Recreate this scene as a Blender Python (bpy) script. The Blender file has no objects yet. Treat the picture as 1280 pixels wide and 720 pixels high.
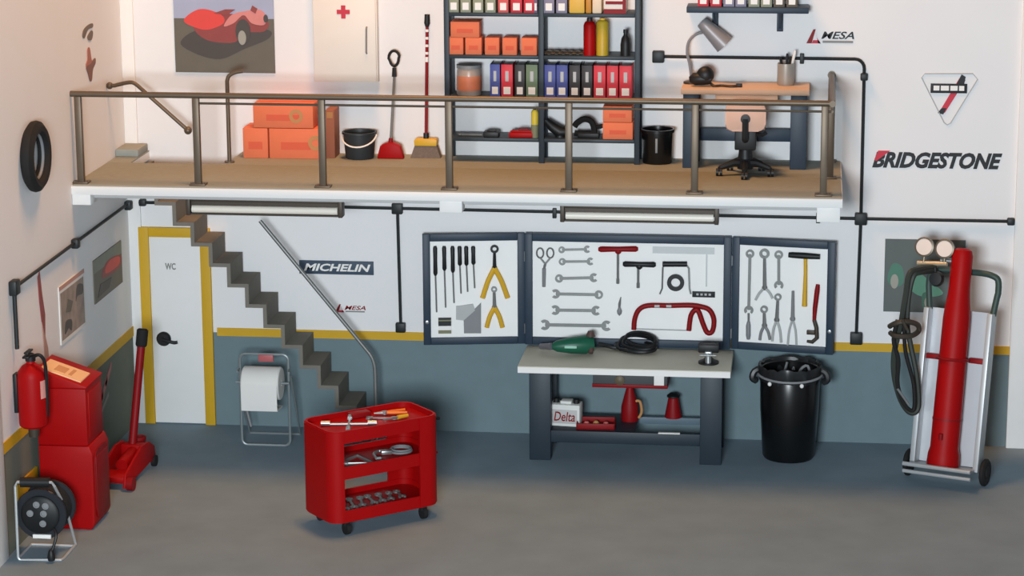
import bpy, bmesh, math, random
from mathutils import Vector, Matrix
random.seed(7)
C = bpy.context.scene.collection
PI = math.pi
def rad(a): return math.radians(a)

# ------------------------------------------------------------------ camera
CF, CP, CY, CR = 3141.92, .2267, .1201, -.0055
CC = Vector((6.8616, -24.4, 7.1802))
_fw = Vector((-math.sin(CY)*math.cos(CP), math.cos(CY)*math.cos(CP), -math.sin(CP)))
_r = Vector((math.cos(CY), math.sin(CY), 0)); _u = _r.cross(_fw)
_r2 = math.cos(CR)*_r + math.sin(CR)*_u; _u2 = -math.sin(CR)*_r + math.cos(CR)*_u
def hit(px, py, ax, val):
    """world point seen at a photo pixel on the plane coordinate[ax] = val"""
    d = _fw*CF + _r2*(px-640) - _u2*(py-360)
    return CC + d*((val-CC[ax])/d[ax])
def hitp(px, py, p, n):
    d = _fw*CF + _r2*(px-640) - _u2*(py-360)
    return CC + d*((p-CC).dot(n)/d.dot(n))
cd = bpy.data.cameras.new('camera'); cam = bpy.data.objects.new('camera', cd); C.objects.link(cam)
cd.sensor_width = 36; cd.lens = CF*36/1280; cd.clip_end = 200
mw = Matrix((( _r2.x,_u2.x,-_fw.x,CC.x),(_r2.y,_u2.y,-_fw.y,CC.y),(_r2.z,_u2.z,-_fw.z,CC.z),(0,0,0,1)))
cam.matrix_world = mw
bpy.context.scene.camera = cam

# ------------------------------------------------------------------ materials
def lin(c):
    c /= 255
    return c/12.92 if c <= .04045 else ((c+.055)/1.055)**2.4
MATS = {}
def mat(name, rgb, rough=.55, metal=0, var=.06, scale=6, bump=0, spec=.4):
    if name in MATS: return MATS[name]
    m = bpy.data.materials.new(name); m.use_nodes = True; MATS[name] = m
    nt = m.node_tree; b = nt.nodes['Principled BSDF']
    col = [lin(v) for v in rgb]
    tc = nt.nodes.new('ShaderNodeTexCoord'); nz = nt.nodes.new('ShaderNodeTexNoise')
    nz.inputs['Scale'].default_value = scale; nz.inputs['Detail'].default_value = 4
    nt.links.new(tc.outputs['Object'], nz.inputs['Vector'])
    mx = nt.nodes.new('ShaderNodeMix'); mx.data_type = 'RGBA'
    mx.inputs[6].default_value = [v*(1-var) for v in col]+[1]
    mx.inputs[7].default_value = [min(1, v*(1+var)) for v in col]+[1]
    nt.links.new(nz.outputs['Fac'], mx.inputs[0]); nt.links.new(mx.outputs[2], b.inputs['Base Color'])
    b.inputs['Roughness'].default_value = rough; b.inputs['Metallic'].default_value = metal
    b.inputs['Specular IOR Level'].default_value = spec
    if bump:
        bp = nt.nodes.new('ShaderNodeBump'); bp.inputs['Strength'].default_value = bump; bp.inputs['Distance'].default_value = .01
        nz2 = nt.nodes.new('ShaderNodeTexNoise'); nz2.inputs['Scale'].default_value = scale*8
        nt.links.new(tc.outputs['Object'], nz2.inputs['Vector'])
        nt.links.new(nz2.outputs['Fac'], bp.inputs['Height']); nt.links.new(bp.outputs['Normal'], b.inputs['Normal'])
    return m

def wall_mat(name, z_split, up, low):
    """white painted wall with a painted dado below z_split (world height)"""
    m = mat(name, up, .75, var=.02, scale=2, bump=.05, spec=.2); nt = m.node_tree; b = nt.nodes['Principled BSDF']
    src = b.inputs['Base Color'].links[0].from_socket
    g = nt.nodes.new('ShaderNodeNewGeometry'); s = nt.nodes.new('ShaderNodeSeparateXYZ')
    nt.links.new(g.outputs['Position'], s.inputs[0])
    lt = nt.nodes.new('ShaderNodeMath'); lt.operation = 'LESS_THAN'; lt.inputs[1].default_value = z_split
    nt.links.new(s.outputs['Z'], lt.inputs[0])
    mx = nt.nodes.new('ShaderNodeMix'); mx.data_type = 'RGBA'
    nt.links.new(lt.outputs[0], mx.inputs[0]); nt.links.new(src, mx.inputs[6])
    nz = nt.nodes.new('ShaderNodeTexNoise'); nz.inputs['Scale'].default_value = 5; nz.inputs['Detail'].default_value = 6
    nt.links.new(g.outputs['Position'], nz.inputs['Vector'])
    m2 = nt.nodes.new('ShaderNodeMix'); m2.data_type = 'RGBA'
    l = [lin(v) for v in low]
    m2.inputs[6].default_value = [v*.9 for v in l]+[1]; m2.inputs[7].default_value = [v*1.1 for v in l]+[1]
    nt.links.new(nz.outputs['Fac'], m2.inputs[0]); nt.links.new(m2.outputs[2], mx.inputs[7])
    nt.links.new(mx.outputs[2], b.inputs['Base Color'])
    return m

WHITE = (229, 229, 229)
M_wallb = wall_mat('wall_paint', .98, WHITE, (110, 129, 135))
M_walll = wall_mat('left_wall_paint', .98, WHITE, (112, 118, 108))
M_white = mat('white_paint', (228, 228, 226), .6, var=.02)
M_yellow = mat('yellow_paint', (203, 160, 30), .6, var=.06)
M_floor = mat('floor_paint', (123, 141, 153), .7, var=.17, scale=2.2, bump=.12, spec=.25)
M_carpet = mat('brown_carpet', (150, 154, 148), .95, var=.08, scale=14, bump=.2, spec=.1)
M_stair = mat('grey_concrete', (120, 116, 108), .85, var=.1, scale=9, bump=.1, spec=.15)
M_bronze = mat('bronze_metal', (102, 90, 76), .45, .45, var=.12, scale=5)
M_steel = mat('steel', (165, 168, 168), .35, .75, var=.08)
M_dsteel = mat('tool_steel', (128, 130, 128), .45, .5, var=.1, scale=20)
M_alu = mat('aluminium', (186, 190, 192), .45, .45, var=.06)
M_black = mat('black_plastic', (20, 22, 24), .5, var=.2)
M_gloss = mat('black_gloss', (14, 15, 16), .28, var=.2)
M_bag = mat('black_bag', (30, 32, 34), .35, var=.3, scale=16)
M_conduit = mat('conduit_black', (26, 32, 34), .5, var=.2)
M_rubber = mat('rubber', (24, 23, 23), .8, var=.2)
M_red = mat('red_enamel', (158, 5, 8), .5, var=.07, spec=.15)
M_dred = mat('dark_red', (132, 12, 18), .5, var=.1, spec=.2)
M_navy = mat('blue_grey_enamel', (38, 54, 70), .5, var=.1)
M_slate = mat('slate_enamel', (34, 47, 57), .5, var=.12)
M_orange = mat('orange_carton', (222, 116, 78), .7, var=.06, scale=10)
M_orange2 = mat('orange_carton_edge', (186, 74, 44), .7, var=.05)
M_brownbox = mat('brown_carton', (160, 100, 76), .75, var=.08)
M_tan = mat('tan_mark', (186, 134, 84), .7)
M_wood = mat('beech_wood', (216, 184, 156), .55, var=.07, scale=4)
M_chair = mat('pink_leather', (214, 172, 150), .55, var=.05)
M_top = mat('bench_top', (204, 200, 182), .55, var=.05, scale=6)
M_panel = mat('board_white', (240, 240, 238), .6, var=.02)
M_yelh = mat('yellow_handle', (212, 166, 40), .5, var=.06)
M_green = mat('tool_green', (24, 88, 66), .4, var=.1)
M_grey = mat('mid_grey', (128, 130, 132), .55, var=.08)
M_lgrey = mat('light_grey', (176, 178, 178), .5, var=.06)
M_lamp = mat('lamp_grey', (142, 140, 142), .4, .2, var=.05)
M_cream = mat('cream_enamel', (232, 222, 210), .5, var=.02)
M_paper = mat('paper_white', (222, 222, 218), .8, var=.03)
M_label = mat('label_white', (236, 234, 230), .6, var=.02)
M_olive = mat('olive', (122, 124, 96), .6, var=.06)
M_text = mat('print_black', (30, 32, 36), .6, var=.05)
M_rtext = mat('print_red', (196, 46, 66), .6, var=.05)
M_banner = mat('banner_navy', (58, 74, 92), .6, var=.05)
M_ptext = mat('print_grey', (132, 132, 130), .6, var=.05)
M_tube = mat('tube_white', (226, 220, 208), .35, var=.02)
M_stand = mat('stand_grey', (136, 146, 148), .4, .4, var=.08)
M_darkh = mat('fixture_dark', (70, 62, 54), .5, .3, var=.1)

# ------------------------------------------------------------------ mesh builder
class MB:
    def __init__(s): s.bm = bmesh.new(); s.T = Matrix.Identity(4); s.mats = []; s.cur = 0
    def use(s, m):
        if m not in s.mats: s.mats.append(m)
        s.cur = s.mats.index(m); return s
    def v(s, co): return s.bm.verts.new(s.T @ Vector(co))
    def f(s, vs):
        try:
            f = s.bm.faces.new(vs); f.material_index = s.cur; f.smooth = True; return f
        except ValueError: return None
    def _bev(s, vs, bev, seg=2):
        es = list({e for v in vs for e in v.link_edges})
        r = bmesh.ops.bevel(s.bm, geom=es, offset=bev, segments=seg, affect='EDGES', profile=.5)
        for f in r['faces']: f.material_index = s.cur; f.smooth = True
    def box(s, x0, x1, y0, y1, z0, z1, bev=0):
        return s.hexa([(x0,y0,z0),(x1,y0,z0),(x1,y1,z0),(x0,y1,z0),(x0,y0,z1),(x1,y0,z1),(x1,y1,z1),(x0,y1,z1)], bev)
    def hexa(s, P, bev=0):
        vs = [s.v(p) for p in P]
        for q in ((3,2,1,0),(4,5,6,7),(0,1,5,4),(1,2,6,5),(2,3,7,6),(3,0,4,7)): s.f([vs[i] for i in q])
        if bev: s._bev(vs, bev)
        return s
    def prism(s, poly, y0, y1, bev=0, axis='y'):
        """polygon in x,z pushed along y (or axis z: polygon in x,y; axis x: polygon in y,z)"""
        g = {'y': lambda a,b,c:(a,c,b), 'z': lambda a,b,c:(a,b,c), 'x': lambda a,b,c:(c,a,b)}[axis]
        n = len(poly); A = [s.v(g(a,b,y0)) for a,b in poly]; B = [s.v(g(a,b,y1)) for a,b in poly]
        s.f(A); s.f(B[::-1])
        for i in range(n): s.f([A[i], B[i], B[(i+1)%n], A[(i+1)%n]])
        if bev: s._bev(A+B, bev)
        return s
    def tube(s, pts, r, n=8, closed=False, cap=True):
        pts = [Vector(p) for p in pts]; m = len(pts); rs = r if isinstance(r, (list,tuple)) else [r]*m
        rings = []; up = None
        for i, p in enumerate(pts):
            a = pts[i-1] if (i > 0 or closed) else p; b = pts[(i+1)%m] if (i < m-1 or closed) else p
            t = (b-a).normalized() if (b-a).length > 1e-9 else Vector((0,0,1))
            if up is None:
                up = Vector((0,0,1)) if abs(t.z) < .9 else Vector((0,1,0))
            e = up - t*up.dot(t)
            if e.length < 1e-6: e = Vector((1,0,0)) - t*t.x
            e.normalize(); up = e; w = t.cross(e)
            rings.append([s.v(p + rs[i]*(math.cos(k*2*PI/n)*e + math.sin(k*2*PI/n)*w)) for k in range(n)])
        for i in range(m if closed else m-1):
            A, B = rings[i], rings[(i+1)%m]
            for k in range(n): s.f([A[k], A[(k+1)%n], B[(k+1)%n], B[k]])
        if cap and not closed: s.f(rings[0][::-1]); s.f(rings[-1])
        return s
    def cyl(s, p0, p1, r0, r1=None, n=20):
        return s.tube([p0, p1], [r0, r0 if r1 is None else r1], n)
    def lathe(s, prof, c=(0,0,0), n=28, ax='z'):
        """prof: list of (radius, height); r=0 closes the end"""
        c = Vector(c); rings = []
        g = {'z': lambda x,y,h: (x,y,h), 'y': lambda x,y,h: (x,h,y), 'x': lambda x,y,h: (h,x,y)}[ax]
        for r, h in prof:
            if r < 1e-6: rings.append([s.v(c+Vector(g(0,0,h)))])
            else: rings.append([s.v(c+Vector(g(r*math.cos(k*2*PI/n), r*math.sin(k*2*PI/n), h))) for k in range(n)])
        for A, B in zip(rings, rings[1:]):
            if len(A) == 1 and len(B) == 1: continue
            for k in range(n):
                if len(A) == 1: s.f([A[0], B[(k+1)%n], B[k]])
                elif len(B) == 1: s.f([A[k], A[(k+1)%n], B[0]])
                else: s.f([A[k], A[(k+1)%n], B[(k+1)%n], B[k]])
        return s
    def arc(s, c, r0, r1, y0, y1, a0=0, a1=360, n=20):
        """flat ring or part-ring plate in the x,z plane"""
        full = abs(a1-a0) >= 360; Q = []
        for k in range(n if full else n+1):
            a = rad(a0+(a1-a0)*k/n); ca, sa = math.cos(a), math.sin(a)
            Q.append([s.v((c[0]+r*ca, y, c[1]+r*sa)) for r, y in ((r0,y0),(r1,y0),(r1,y1),(r0,y1))])
        m = len(Q)
        for k in range(m if full else m-1):
            A, B = Q[k], Q[(k+1)%m]
            for i in range(4): s.f([A[i], B[i], B[(i+1)%4], A[(i+1)%4]])
        if not full: s.f(Q[0][::-1]); s.f(Q[-1])
        return s
    def torus(s, c, R, r, ax='z', n=28, m=10, sc=(1,1,1)):
        g = {'z': lambda x,y,h: (x,y,h), 'y': lambda x,y,h: (x,h,y), 'x': lambda x,y,h: (h,x,y)}[ax]
        pts = [Vector(c)+Vector(g(R*math.cos(k*2*PI/n)*sc[0], R*math.sin(k*2*PI/n)*sc[1], 0)) for k in range(n)]
        return s.tube(pts, r, m, closed=True)
    def ball(s, c, rx, ry=None, rz=None, n=16, m=10):
        ry = rx if ry is None else ry; rz = rx if rz is None else rz; c = Vector(c)
        rings = []
        for i in range(m+1):
            a = PI*i/m
            if i in (0, m): rings.append([s.v(c+Vector((0,0,rz*math.cos(a))))])
            else: rings.append([s.v(c+Vector((rx*math.sin(a)*math.cos(k*2*PI/n), ry*math.sin(a)*math.sin(k*2*PI/n), rz*math.cos(a)))) for k in range(n)])
        for A, B in zip(rings, rings[1:]):
            for k in range(n):
                if len(A) == 1: s.f([A[0], B[k], B[(k+1)%n]])
                elif len(B) == 1: s.f([A[k], B[0], A[(k+1)%n]])
                else: s.f([A[k], B[k], B[(k+1)%n], A[(k+1)%n]])
        return s
    def build(s, name, m=None, parent=None, label=None):
        me = bpy.data.meshes.new(name)
        bmesh.ops.recalc_face_normals(s.bm, faces=s.bm.faces[:])
        s.bm.to_mesh(me); s.bm.free()
        for k in (s.mats or [m]): me.materials.append(k)
        me.set_sharp_from_angle(angle=rad(38))
        o = bpy.data.objects.new(name, me); C.objects.link(o)
        if parent: o.parent = parent
        if label: o['label'] = label
        return o

def tag(o, label, cat, group=None, loc=None, rz=None, rot=None):
    o['label'] = label; o['category'] = cat
    if group: o['group'] = group
    if loc is not None: o.location = loc
    if rz is not None: o.rotation_euler = (0,0,rz)
    if rot is not None: o.rotation_euler = rot
    return o
def thing(name, label, cat, loc=(0,0,0), rz=0, group=None):
    o = bpy.data.objects.new(name, None); C.objects.link(o); o.empty_display_size = .1
    return tag(o, label, cat, group, loc, rz)
def struct(mb, name, m):
    o = mb.build(name, m); o['kind'] = 'structure'; return o
def dup(o, loc, label, rz=None):
    c = o.copy(); C.objects.link(c); c.location = loc; c['label'] = label
    if rz is not None: c.rotation_euler = (0,0,rz)
    for ch in list(o.children):
        d = ch.copy(); C.objects.link(d); d.parent = c
        for g in list(ch.children):
            e = g.copy(); C.objects.link(e); e.parent = d
    return c
def arcpts(c, r, a0, a1, n, plane='xz', y=0):
    out = []
    for k in range(n+1):
        a = rad(a0+(a1-a0)*k/n); p, q = c[0]+r*math.cos(a), c[1]+r*math.sin(a)
        out.append({'xz': (p,y,q), 'xy': (p,q,y), 'yz': (y,p,q)}[plane])
    return out
def rrect(x0, x1, z0, z1, r, n=5):
    """rounded rectangle outline, 2-D"""
    o = []
    for cx, cz, a in ((x1-r,z1-r,0),(x0+r,z1-r,90),(x0+r,z0+r,180),(x1-r,z0+r,270)):
        for k in range(n+1):
            t = rad(a+90*k/n); o.append((cx+r*math.cos(t), cz+r*math.sin(t)))
    return o
def spline(P, n=6):
    P = [Vector(p) for p in P]; out = []
    for i in range(len(P)-1):
        a = P[max(0,i-1)]; b = P[i]; c = P[i+1]; d = P[min(len(P)-1,i+2)]
        for k in range(n):
            t = k/n
            out.append(.5*((2*b)+(c-a)*t+(2*a-5*b+4*c-d)*t*t+(3*b-a-3*c+d)*t**3))
    out.append(P[-1]); return out

def lettering(name, txt, m, x0, x1, z0, z1, y, parent=None, shear=0, bold=0, depth=.004):
    """text standing on a wall (facing -y), fitted to the given rectangle"""
    cu = bpy.data.curves.new(name, 'FONT'); cu.body = txt; cu.shear = shear; cu.offset = bold; cu.extrude = .02; cu.resolution_u = 3
    t = bpy.data.objects.new(name, cu); C.objects.link(t)
    dg = bpy.context.evaluated_depsgraph_get()
    me = bpy.data.meshes.new_from_object(t.evaluated_get(dg)); me.name = name
    C.objects.unlink(t); bpy.data.objects.remove(t); bpy.data.curves.remove(cu)
    xs = [v.co.x for v in me.vertices]; ys = [v.co.y for v in me.vertices]
    ax, bx, ay, by = min(xs), max(xs), min(ys), max(ys)
    for v in me.vertices:
        x, yy, z = v.co
        v.co = (x0+(x-ax)/(bx-ax)*(x1-x0), y-depth*(.5+z/.04), z0+(yy-ay)/(by-ay)*(z1-z0))
    me.materials.clear(); me.materials.append(m)
    o = bpy.data.objects.new(name, me); C.objects.link(o)
    if parent: o.parent = parent
    return o

BZ = 2.857      # gallery floor
BY = -1.93      # gallery front edge

# ------------------------------------------------------------------ the room
struct(MB().box(-.3, 12, -9, .3, -.2, 0), 'floor', M_floor)
struct(MB().box(-.3, 12, 0, .3, 0, 5.4), 'wall_back', M_wallb)
struct(MB().box(-.3, 0, -4.3, 0, 0, 5.4), 'wall_left', M_walll)
struct(MB().box(0, .13, -.03, 0, 0, 5.3, .004), 'trim_corner', M_white)
struct(MB().box(8.85, 9.6, -.05, 0, 0, 5.3, .004), 'trim_right', M_white)
struct(MB().box(-.33, .02, -4.6, -4.3, 0, 5.3, .004), 'trim_front', M_white)
struct(MB().box(.88, 8.85, -.012, 0, .945, 1.03), 'trim_1', M_yellow)
struct(MB().box(0, .012, -4.3, -.03, .93, 1.03), 'trim_2', M_yellow)
struct(MB().box(0, .02, -3.98, -3.4, .40, .56), 'trim_3', M_yellow)

# toilet door with yellow frame
d = thing('door_1', 'white door lettered in grey, in a yellow frame under the stairs', 'door'); d['kind'] = 'structure'
f = MB()
f.box(.10, .205, -.04, 0, 0, 2.07, .006).box(.735, .84, -.04, 0, 0, 2.07, .006).box(.205, .735, -.04, 0, 1.97, 2.07, .006)
f.build('door_frame', M_yellow, d)
MB().box(.205, .735, -.022, 0, .012, 1.97, .004).build('door_leaf', M_white, d)
h = MB(); hx, hz = .325, .905
h.lathe([(0,0),(.075,0),(.075,-.02),(.06,-.035),(0,-.035)], (hx,-.022,hz), ax='y')
h.cyl((hx,-.055,hz),(hx,-.095,hz),.022)
h.tube(spline([(hx,-.09,hz),(hx+.06,-.095,hz-.01),(hx+.12,-.09,hz-.025),(hx+.155,-.085,hz-.02)],4), .017, 10)
h.build('door_handle', M_black, d)
lettering('door_sign', 'WC', M_ptext, .365, .475, 1.63, 1.70, -.022, d, bold=.03)

# ------------------------------------------------------------------ gallery
g = thing('gallery', 'long white gallery deck with brown carpet above the workshop', 'balcony')
b = MB(); zt, zb = BZ-.012, 2.765
b.box(0, 7.16, BY, -.72, zb, zt, .004).box(1.2, 7.16, -.72, -.001, zb, zt).box(.001, .24, -.72, -.001, zb, zt)
b.build('deck', M_white, g)
b = MB(); b.box(.01, 7.15, BY+.012, -.72, zt, BZ, .003).box(1.2, 7.15, -.72, -.002, zt, BZ).box(.01, .24, -.72, -.002, zt, BZ)
b.build('carpet', M_carpet, g)
for x0, x1, zz in ((.002, .18, 2.665), (3.48, 3.69, 2.655), (6.93, 7.14, 2.63)):
    MB().box(x0, x1, BY+.01, BY+.2, zz, zb, .005).build('end_block', M_white, g)
MB().box(.18, 7.0, BY+.12, BY+.2, 2.715, zb, .004).build('under_rail', M_lgrey, g)
st = MB().box(.002, .235, -.40, -.03, BZ, BZ+.075, .01).build('top_step', M_carpet, g)

# railing
rl = thing('gallery_railing', 'bronze post and rail balustrade along the gallery edge', 'railing')
RZ = 3.70; ry = -1.82
def px_x(px, py): return hit(px, py, 1, ry).x
posts = [px_x(100,222), px_x(248,226), px_x(404,229), px_x(562,232), px_x(711,235), px_x(868,238), px_x(1029,240)]
posts[0] = .07
for x in posts:
    p = MB(); p.box(x-.032, x+.032, ry-.03, ry+.03, BZ, RZ-.02, .008)
    pp = p.build('post', M_bronze, rl)
    k = MB(); k.box(x-.075, x+.075, ry-.06, ry+.06, BZ, BZ+.018, .004)
    for sx in (-1,1): k.cyl((x+sx*.055,ry-.035,BZ+.018),(x+sx*.055,ry-.035,BZ+.028),.014,n=8)
    k.build('foot_plate', M_bronze, pp)
xr = 7.05
MB().tube([(.0,ry,RZ),(xr+.02,ry,RZ)], .028, 10).build('top_rail', M_bronze, rl)
MB().tube([(posts[1],ry+.01,RZ-.075),(xr,ry+.01,RZ-.075)], .011, 8).build('lower_rail', M_bronze, rl)
MB().tube([(xr,ry-.03,RZ),(xr,-.02,RZ)], .03, 10).build('side_rail', M_bronze, rl)
MB().tube([(xr,ry,RZ-.075),(xr,-.02,RZ-.075)], .012, 8).build('side_lower_rail', M_bronze, rl)
for yy in (-.95, -.06):
    p = MB().box(xr-.03, xr+.03, yy-.03, yy+.03, BZ, RZ-.02, .008).build('post', M_bronze, rl)
    MB().box(xr-.06, xr+.06, yy-.05, min(-.002,yy+.05), BZ, BZ+.018, .004).build('foot_plate', M_bronze, p)
MB().lathe([(0,0),(.04,0),(.04,-.02),(0,-.02)], (xr,-.001,RZ), ax='y', n=14).build('wall_rose', M_bronze, rl)

# opening guard post
gp = MB(); P = hit(287, 203, 2, BZ); gx, gy = P.x, P.y
gp.tube([(gx,gy,BZ),(gx,gy,3.62)]+spline([(gx,gy,3.66),(gx+.02,gy,3.71),(gx+.08,gy,3.745),(gx+.16,gy,3.76)],4), .02, 10)
gp.lathe([(0,0),(.05,0),(.05,.015),(0,.015)], (gx,gy,BZ), n=14)
tag(gp.build('guard_post', M_bronze), 'slim bronze post with bent top standing left of the orange cartons', 'post')

# staircase
s = thing('staircase', 'narrow grey folded concrete stairs climbing along the back wall to the gallery', 'staircase')
RISE, RUN, SD, TH = BZ/14, .177, .6, .038
prof_t, prof_b = [], []
def nose(k): return 2.42-(k-2)*RUN
pts = [(nose(1)+.0, 0)]
for k in range(1, 14): pts += [(nose(k), k*RISE), (nose(k)-RUN, k*RISE)]
pts[-1] = (.30, 13*RISE)
pts += [(.30, 2.76)]
low = [(.30-TH, 2.76), (.30-TH, 13*RISE-TH)]
for k in range(13, 0, -1): low += [(nose(k)-TH, k*RISE-TH)] + ([(nose(k)-TH, (k-1)*RISE-TH)] if k > 1 else [(nose(1)-TH, 0)])
mb = MB(); n = len(pts); L2 = low[::-1]
# build as a strip of quads following both outlines
top = pts; bot = L2
m = min(len(top), len(bot))
A0 = [mb.v((x,-SD,z)) for x, z in top[:m]]; A1 = [mb.v((x,-.055,z)) for x, z in top[:m]]
B0 = [mb.v((x,-SD,z)) for x, z in bot[:m]]; B1 = [mb.v((x,-.055,z)) for x, z in bot[:m]]
for i in range(m-1):
    mb.f([A0[i],A0[i+1],A1[i+1],A1[i]]); mb.f([B0[i],B1[i],B1[i+1],B0[i+1]])
    mb.f([A0[i],B0[i],B0[i+1],A0[i+1]]); mb.f([A1[i],A1[i+1],B1[i+1],B1[i]])
mb.f([A0[0],A1[0],B1[0],B0[0]]); mb.f([A0[-1],B0[-1],B1[-1],A1[-1]])
mb.build('flight', M_stair, s)
yr = -.55
def R(px, py, y=yr): return hit(px, py, 1, y)
hr = MB(); hr.tube([R(325,276), R(462,442)] + spline([R(465,447), R(468,456), R(469,466)],3) + [R(470,508)], .02, 10)
hr.build('handrail', M_dsteel, s)
ft = R(470,508); zs = 1*RISE
MB().tube([ft, (ft.x, ft.y, .012)], .022, 10).build('newel', M_steel, s)
MB().lathe([(0,0),(.05,0),(.05,.012),(0,.012)], (ft.x,ft.y,0), n=14).build('foot_plate', M_steel, s)
hr = MB(); hr.tube([R(128,107,-.6)]+[R(143,107,-.6)]+spline([R(155,104,-.6), R(165,103,-.6), R(172,107,-.6)],3)+[R(235,163,-.6)], .02, 10)
e = R(235,163,-.6); hr.ball(e, .04); e = R(129,107,-.6); e.x = max(e.x,.03); hr.ball(e, .035)
hr.build('upper_handrail', M_bronze, s)

# ------------------------------------------------------------------ fluorescent fittings under the gallery
def fitting(x0, x1, label):
    t = thing('fluorescent_light', label, 'light fitting', ((x0+x1)/2, -1.68, 2.715), 0, 'light fittings under the gallery')
    L = (x1-x0)/2
    MB().box(-L, L, -.05, .05, -.035, 0, .006).box(-L+.02, L-.02, -.03, .03, -.075, -.035).build('housing', M_darkh, t)
    MB().cyl((-L+.03,-.04,-.105),(L-.03,-.04,-.105),.036,n=14).build('tube', M_tube, t)
    for sx in (-1,1):
        MB().box(sx*L-.02, sx*L+.02, -.09, .04, -.16, 0, .006).build('end_bracket', M_darkh, t)
    MB().box(-L+.02, L-.02, -.06, .03, -.158, -.145).build('tray', M_darkh, t)
    for sx in (-1,1): MB().box(sx*L*.7-.02, sx*L*.7+.02, -.02, .02, 0, .05).build('hanger', M_darkh, t)
    return t
fitting(1.07, 2.52, 'fluorescent tube light under the gallery near the stair head')
fitting(4.60, 6.02, 'fluorescent tube light under the gallery above the workbench')

# ------------------------------------------------------------------ conduits
cz = 2.30
def run(points, name='pipe', parent=None, r=.016): return MB().tube(points, r, 8).build(name, M_conduit, parent)
def jbox(x, z, parent, s=.055, d=.07, name='junction_box'):
    return MB().box(x-s, x+s, -d, -.001, z-s, z+s, .012).build(name, M_conduit, parent)
def clip(x, z, parent): return MB().box(x-.02, x+.02, -.05, -.001, z-.05, z+.05, .006).build('pipe_clip', M_conduit, parent)
c = thing('conduit', 'black cable conduit with junction boxes running along the back wall', 'conduit')
run([(.12,-.035,2.325),(2.76,-.03,2.31),(7.36,-.03,2.29),(8.80,-.03,2.29)], parent=c)
jbox(2.77, 2.31, c); jbox(7.365, 2.29, c, .06); jbox(8.81, 2.29, c, .035); jbox(.16, 2.325, c, .035)
clip(4.35, 2.29, c); clip(6.95, 2.29, c)
run([(2.77,-.03,2.31),(2.785,-.03,1.12)], parent=c); jbox(2.785, 1.085, c, .05, .07, 'socket_box')
run([(7.365,-.03,2.29),(7.35,-.03,1.13)], parent=c); jbox(7.35, 1.085, c, .06, .08, 'socket_box')
run([(7.365,-.03,2.29),(7.36,-.03,3.70)]+arcpts((7.27,3.77),.09,0,90,5,'xz',-.03)+[(5.40,-.03,3.865)], parent=c)
jbox(7.36, 3.69, c, .035); jbox(5.37, 3.865, c, .058, .08, 'socket_box')
clip(6.76, 3.86, c)
c = thing('conduit', 'black cable conduit slanting along the left wall down to the red extinguisher', 'conduit')
yb = -3.83
MB().tube([(.03,-.09,2.325),(.03,-1.98,2.315),(.03,yb,2.305)], .016, 8).build('pipe', M_conduit, c)
for yy, sz in ((-.12,.045),(-1.98,.045),(yb,.065)):
    MB().box(.001, .07, yy-sz, yy+sz, 2.31-sz, 2.31+sz, .012).build('junction_box', M_conduit, c)
MB().tube([(.03,yb,2.3),(.03,yb-.0,1.76)], .02, 8).build('pipe', M_conduit, c)

# ------------------------------------------------------------------ posters
def flat(name, label, cat, X0, X1, Z0, Z1, layers, base, wall='back', group=None):
    """a thin board with printed shapes; shapes in 0..1 board coordinates (u right, v up)"""
    mb = MB(); w, h = X1-X0, Z1-Z0; k = [0]
    if wall == 'left':   # u runs towards the back wall
        mb.T = Matrix(((0,-1,0,0),(1,0,0,0),(0,0,1,0),(0,0,0,1)))
    mb.use(base); mb.box(0, w, -.012, -.001, 0, h)
    for i, (m, poly) in enumerate(layers):
        mb.use(m); y = -.0125-.0012*i
        if 4 < len(poly) < 14: poly = [(min(.995,max(.005,u)), min(.995,max(.005,v))) for u, v in smooth2(poly)]
        mb.prism([(u*w, v*h) for u, v in poly], y, -.011)
    o = mb.build(name)
    return tag(o, label, cat, group, (X0,0,Z0) if wall == 'back' else (0,X0,Z0))
def smooth2(P, n=5):
    m = len(P); out = []
    for i in range(m):
        a, b, c, d = [Vector((P[(i+k)%m][0], P[(i+k)%m][1])) for k in (-1,0,1,2)]
        for k in range(n):
            t = k/n; q = .5*((2*b)+(c-a)*t+(2*a-5*b+4*c-d)*t*t+(3*b-a-3*c+d)*t**3); out.append((q.x, q.y))
    return out
def ell(cx, cy, rx, ry, n=18): return [(cx+rx*math.cos(2*PI*k/n), cy+ry*math.sin(2*PI*k/n)) for k in range(n)]
m_sky = mat('print_sky', (160, 166, 190), .5, var=.14, scale=3); m_gnd = mat('print_ground', (98, 92, 80), .5, var=.1)
m_shd = mat('print_shadow', (70, 64, 60), .5, var=.1); m_car = mat('print_car_red', (214, 66, 58), .5, var=.1)
m_car2 = mat('print_car_pink', (206, 128, 122), .5, var=.1); m_car3 = mat('print_car_dark', (138, 62, 58), .5, var=.1)
m_whl = mat('print_wheel', (152, 150, 140), .5); m_hor = mat('print_hills', (118, 124, 112), .5, var=.1)
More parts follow.
